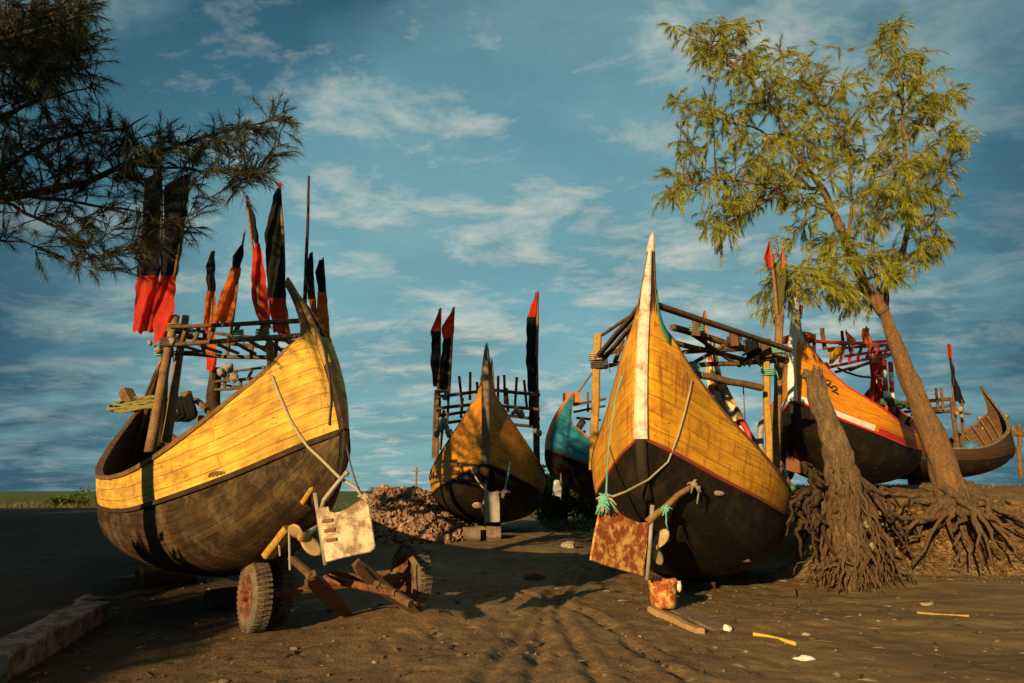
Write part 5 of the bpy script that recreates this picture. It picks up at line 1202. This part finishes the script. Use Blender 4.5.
# trees behind the camera to the left: their long evening shade lies over the left of the beach
SUN_AZ, SUN_EL = 28.0, 14.0
proto = leafy('shade_tree', (0, 0, 0), 'broad leafy tree in the row left of and behind the viewer', 'tree', 5.4, 2.3, 5200, .2, 'leaf', 'row of trees behind the viewer', .16, .02, 40)
for i, (x, y, k) in enumerate(((-12.5, -6.2, .95), (-15.0, -5.6, 1.0), (-17.6, -6.4, 1.25), (-20.3, -5.8, 1.6), (-23.5, -6.2, 1.7), (-27.5, -5.4, 1.7), (-32, -5.8, 1.8))):
    o = proto if i == 0 else proto.copy()
    if i:
        COL.objects.link(o)
        for ch in proto.children: c = ch.copy(); COL.objects.link(c); c.parent = o
    o.location = (x, y, ground_h(x, y)); o.scale = (k*1.05, k, k); o.rotation_euler.z = i*1.3

# ------------------------------------------------------------------ light
d = Vector((math.sin(rad(SUN_AZ))*math.cos(rad(SUN_EL)), math.cos(rad(SUN_AZ))*math.cos(rad(SUN_EL)), -math.sin(rad(SUN_EL))))
sl = bpy.data.lights.new('sun', 'SUN'); sl.energy = 5.0; sl.angle = rad(.5); sl.color = (1, .69, .34)
so = bpy.data.objects.new('sun', sl); COL.objects.link(so); so.rotation_euler = d.to_track_quat('-Z', 'Y').to_euler(); so.location = (-8, -15, 8)
SKYOFF = (7, 1.4, 0)
w = bpy.data.worlds.new('World'); sc.world = w; w.use_nodes = True; nt = w.node_tree; N = NT(nt); bg = nt.nodes['Background']
sky = N.n('ShaderNodeTexSky', sky_type='NISHITA'); sky.sun_disc = False; sky.sun_elevation = rad(SUN_EL); sky.sun_rotation = rad(180+SUN_AZ); sky.air_density = 1.0; sky.dust_density = .6; sky.ozone_density = 2.0
tc = N.n('ShaderNodeTexCoord').outputs['Generated']; sx = N.n('ShaderNodeSeparateXYZ'); N.l(tc, sx.inputs[0])
# cloud deck: project the view direction on a plane overhead
ad = N.n('ShaderNodeMath', operation='ADD'); ad.inputs[1].default_value = .16; N.l(sx.outputs['Z'], ad.inputs[0])
mxx = N.n('ShaderNodeMath', operation='MAXIMUM'); mxx.inputs[1].default_value = .05; N.l(ad.outputs[0], mxx.inputs[0])
dv = N.n('ShaderNodeVectorMath', operation='DIVIDE'); cx = N.n('ShaderNodeCombineXYZ'); N.l(mxx.outputs[0], cx.inputs[0]); N.l(mxx.outputs[0], cx.inputs[1]); cx.inputs[2].default_value = 1
N.l(tc, dv.inputs[0]); N.l(cx.outputs[0], dv.inputs[1]); pl = dv.outputs[0]
def cloud(scale, mp, det=7, ro=.62, loc=(0, 0, 0)):
    m_ = N.n('ShaderNodeMapping'); m_.inputs['Scale'].default_value = mp; m_.inputs['Location'].default_value = loc; m_.inputs['Rotation'].default_value = (0, 0, .45); N.l(pl, m_.inputs['Vector'])
    t = N.n('ShaderNodeTexNoise', i_Scale=scale, i_Detail=det, i_Roughness=ro, i_Distortion=.25); N.l(m_.outputs[0], t.inputs['Vector']); return t.outputs['Fac']
c1 = cloud(.85, (1, 1.25, .2), 8, .6, (2.1, .4, 0)); c2 = cloud(2.7, (1, 1.45, .2), 9, .66, (.3, 4.2, 0)); c3 = cloud(1.25, (.95, 1.4, .2), 9, .62, SKYOFF)
base_c = mixc(N, 1.0, sky.outputs[0], (.42, .74, .66), 'MULTIPLY')
air = N.ramp(sx.outputs['Z'], [(0, (1.2, 2.75, 3.2)), (.16, (1.6, 3.5, 4.0)), (.36, (1.2, 3.0, 3.6)), (.5, (.5, 1.75, 2.5)), (.66, (.23, .72, 1.2)), (1, (.14, .42, .75))])
k = mixc(N, .75, base_c, air)
dark = N.ramp(c1, [(.42, 0), (.62, .8)]); k = mixc(N, dark, k, (.55, 1.35, 1.75))
# the deck thickens away from one opening over the middle of the shore
vd = N.n('ShaderNodeVectorMath', operation='DOT_PRODUCT'); vd.inputs[1].default_value = Vector((.02, .945, .30)).normalized(); N.l(tc, vd.inputs[0])
vn = N.n('ShaderNodeMath', operation='MULTIPLY_ADD'); vn.inputs[1].default_value = .16; N.l(c1, vn.inputs[0]); N.l(vd.outputs['Value'], vn.inputs[2])
k = mixc(N, N.ramp(vn.outputs[0], [(.86, .92), (1.08, 0)]), k, (.28, .88, 1.34))
k = mixc(N, N.ramp(vn.outputs[0], [(.97, 0), (1.08, .35)]), k, (2.3, 4.4, 4.8))
mid_ = N.ramp(c3, [(.44, 0), (.68, .72)]); k = mixc(N, mid_, k, (2.0, 3.7, 4.0))
br = N.ramp(c2, [(.49, 0), (.72, .95)]); m2 = N.n('ShaderNodeMath', operation='MULTIPLY'); N.l(br, m2.inputs[0]); N.l(N.ramp(vn.outputs[0], [(.90, .25), (1.05, 1)]), m2.inputs[1]); k = mixc(N, m2.outputs[0], k, (5.6, 5.7, 4.9))
N.l(k, bg.inputs['Color']); bg.inputs['Strength'].default_value = .076
vs_ = sc.view_settings; vs_.view_transform = 'Standard'; vs_.look = 'None'; vs_.exposure = 0.55; vs_.gamma = 1.0
sc.cycles.max_bounces = 5; sc.cycles.use_denoising = True; sc.cycles.transparent_max_bounces = 8
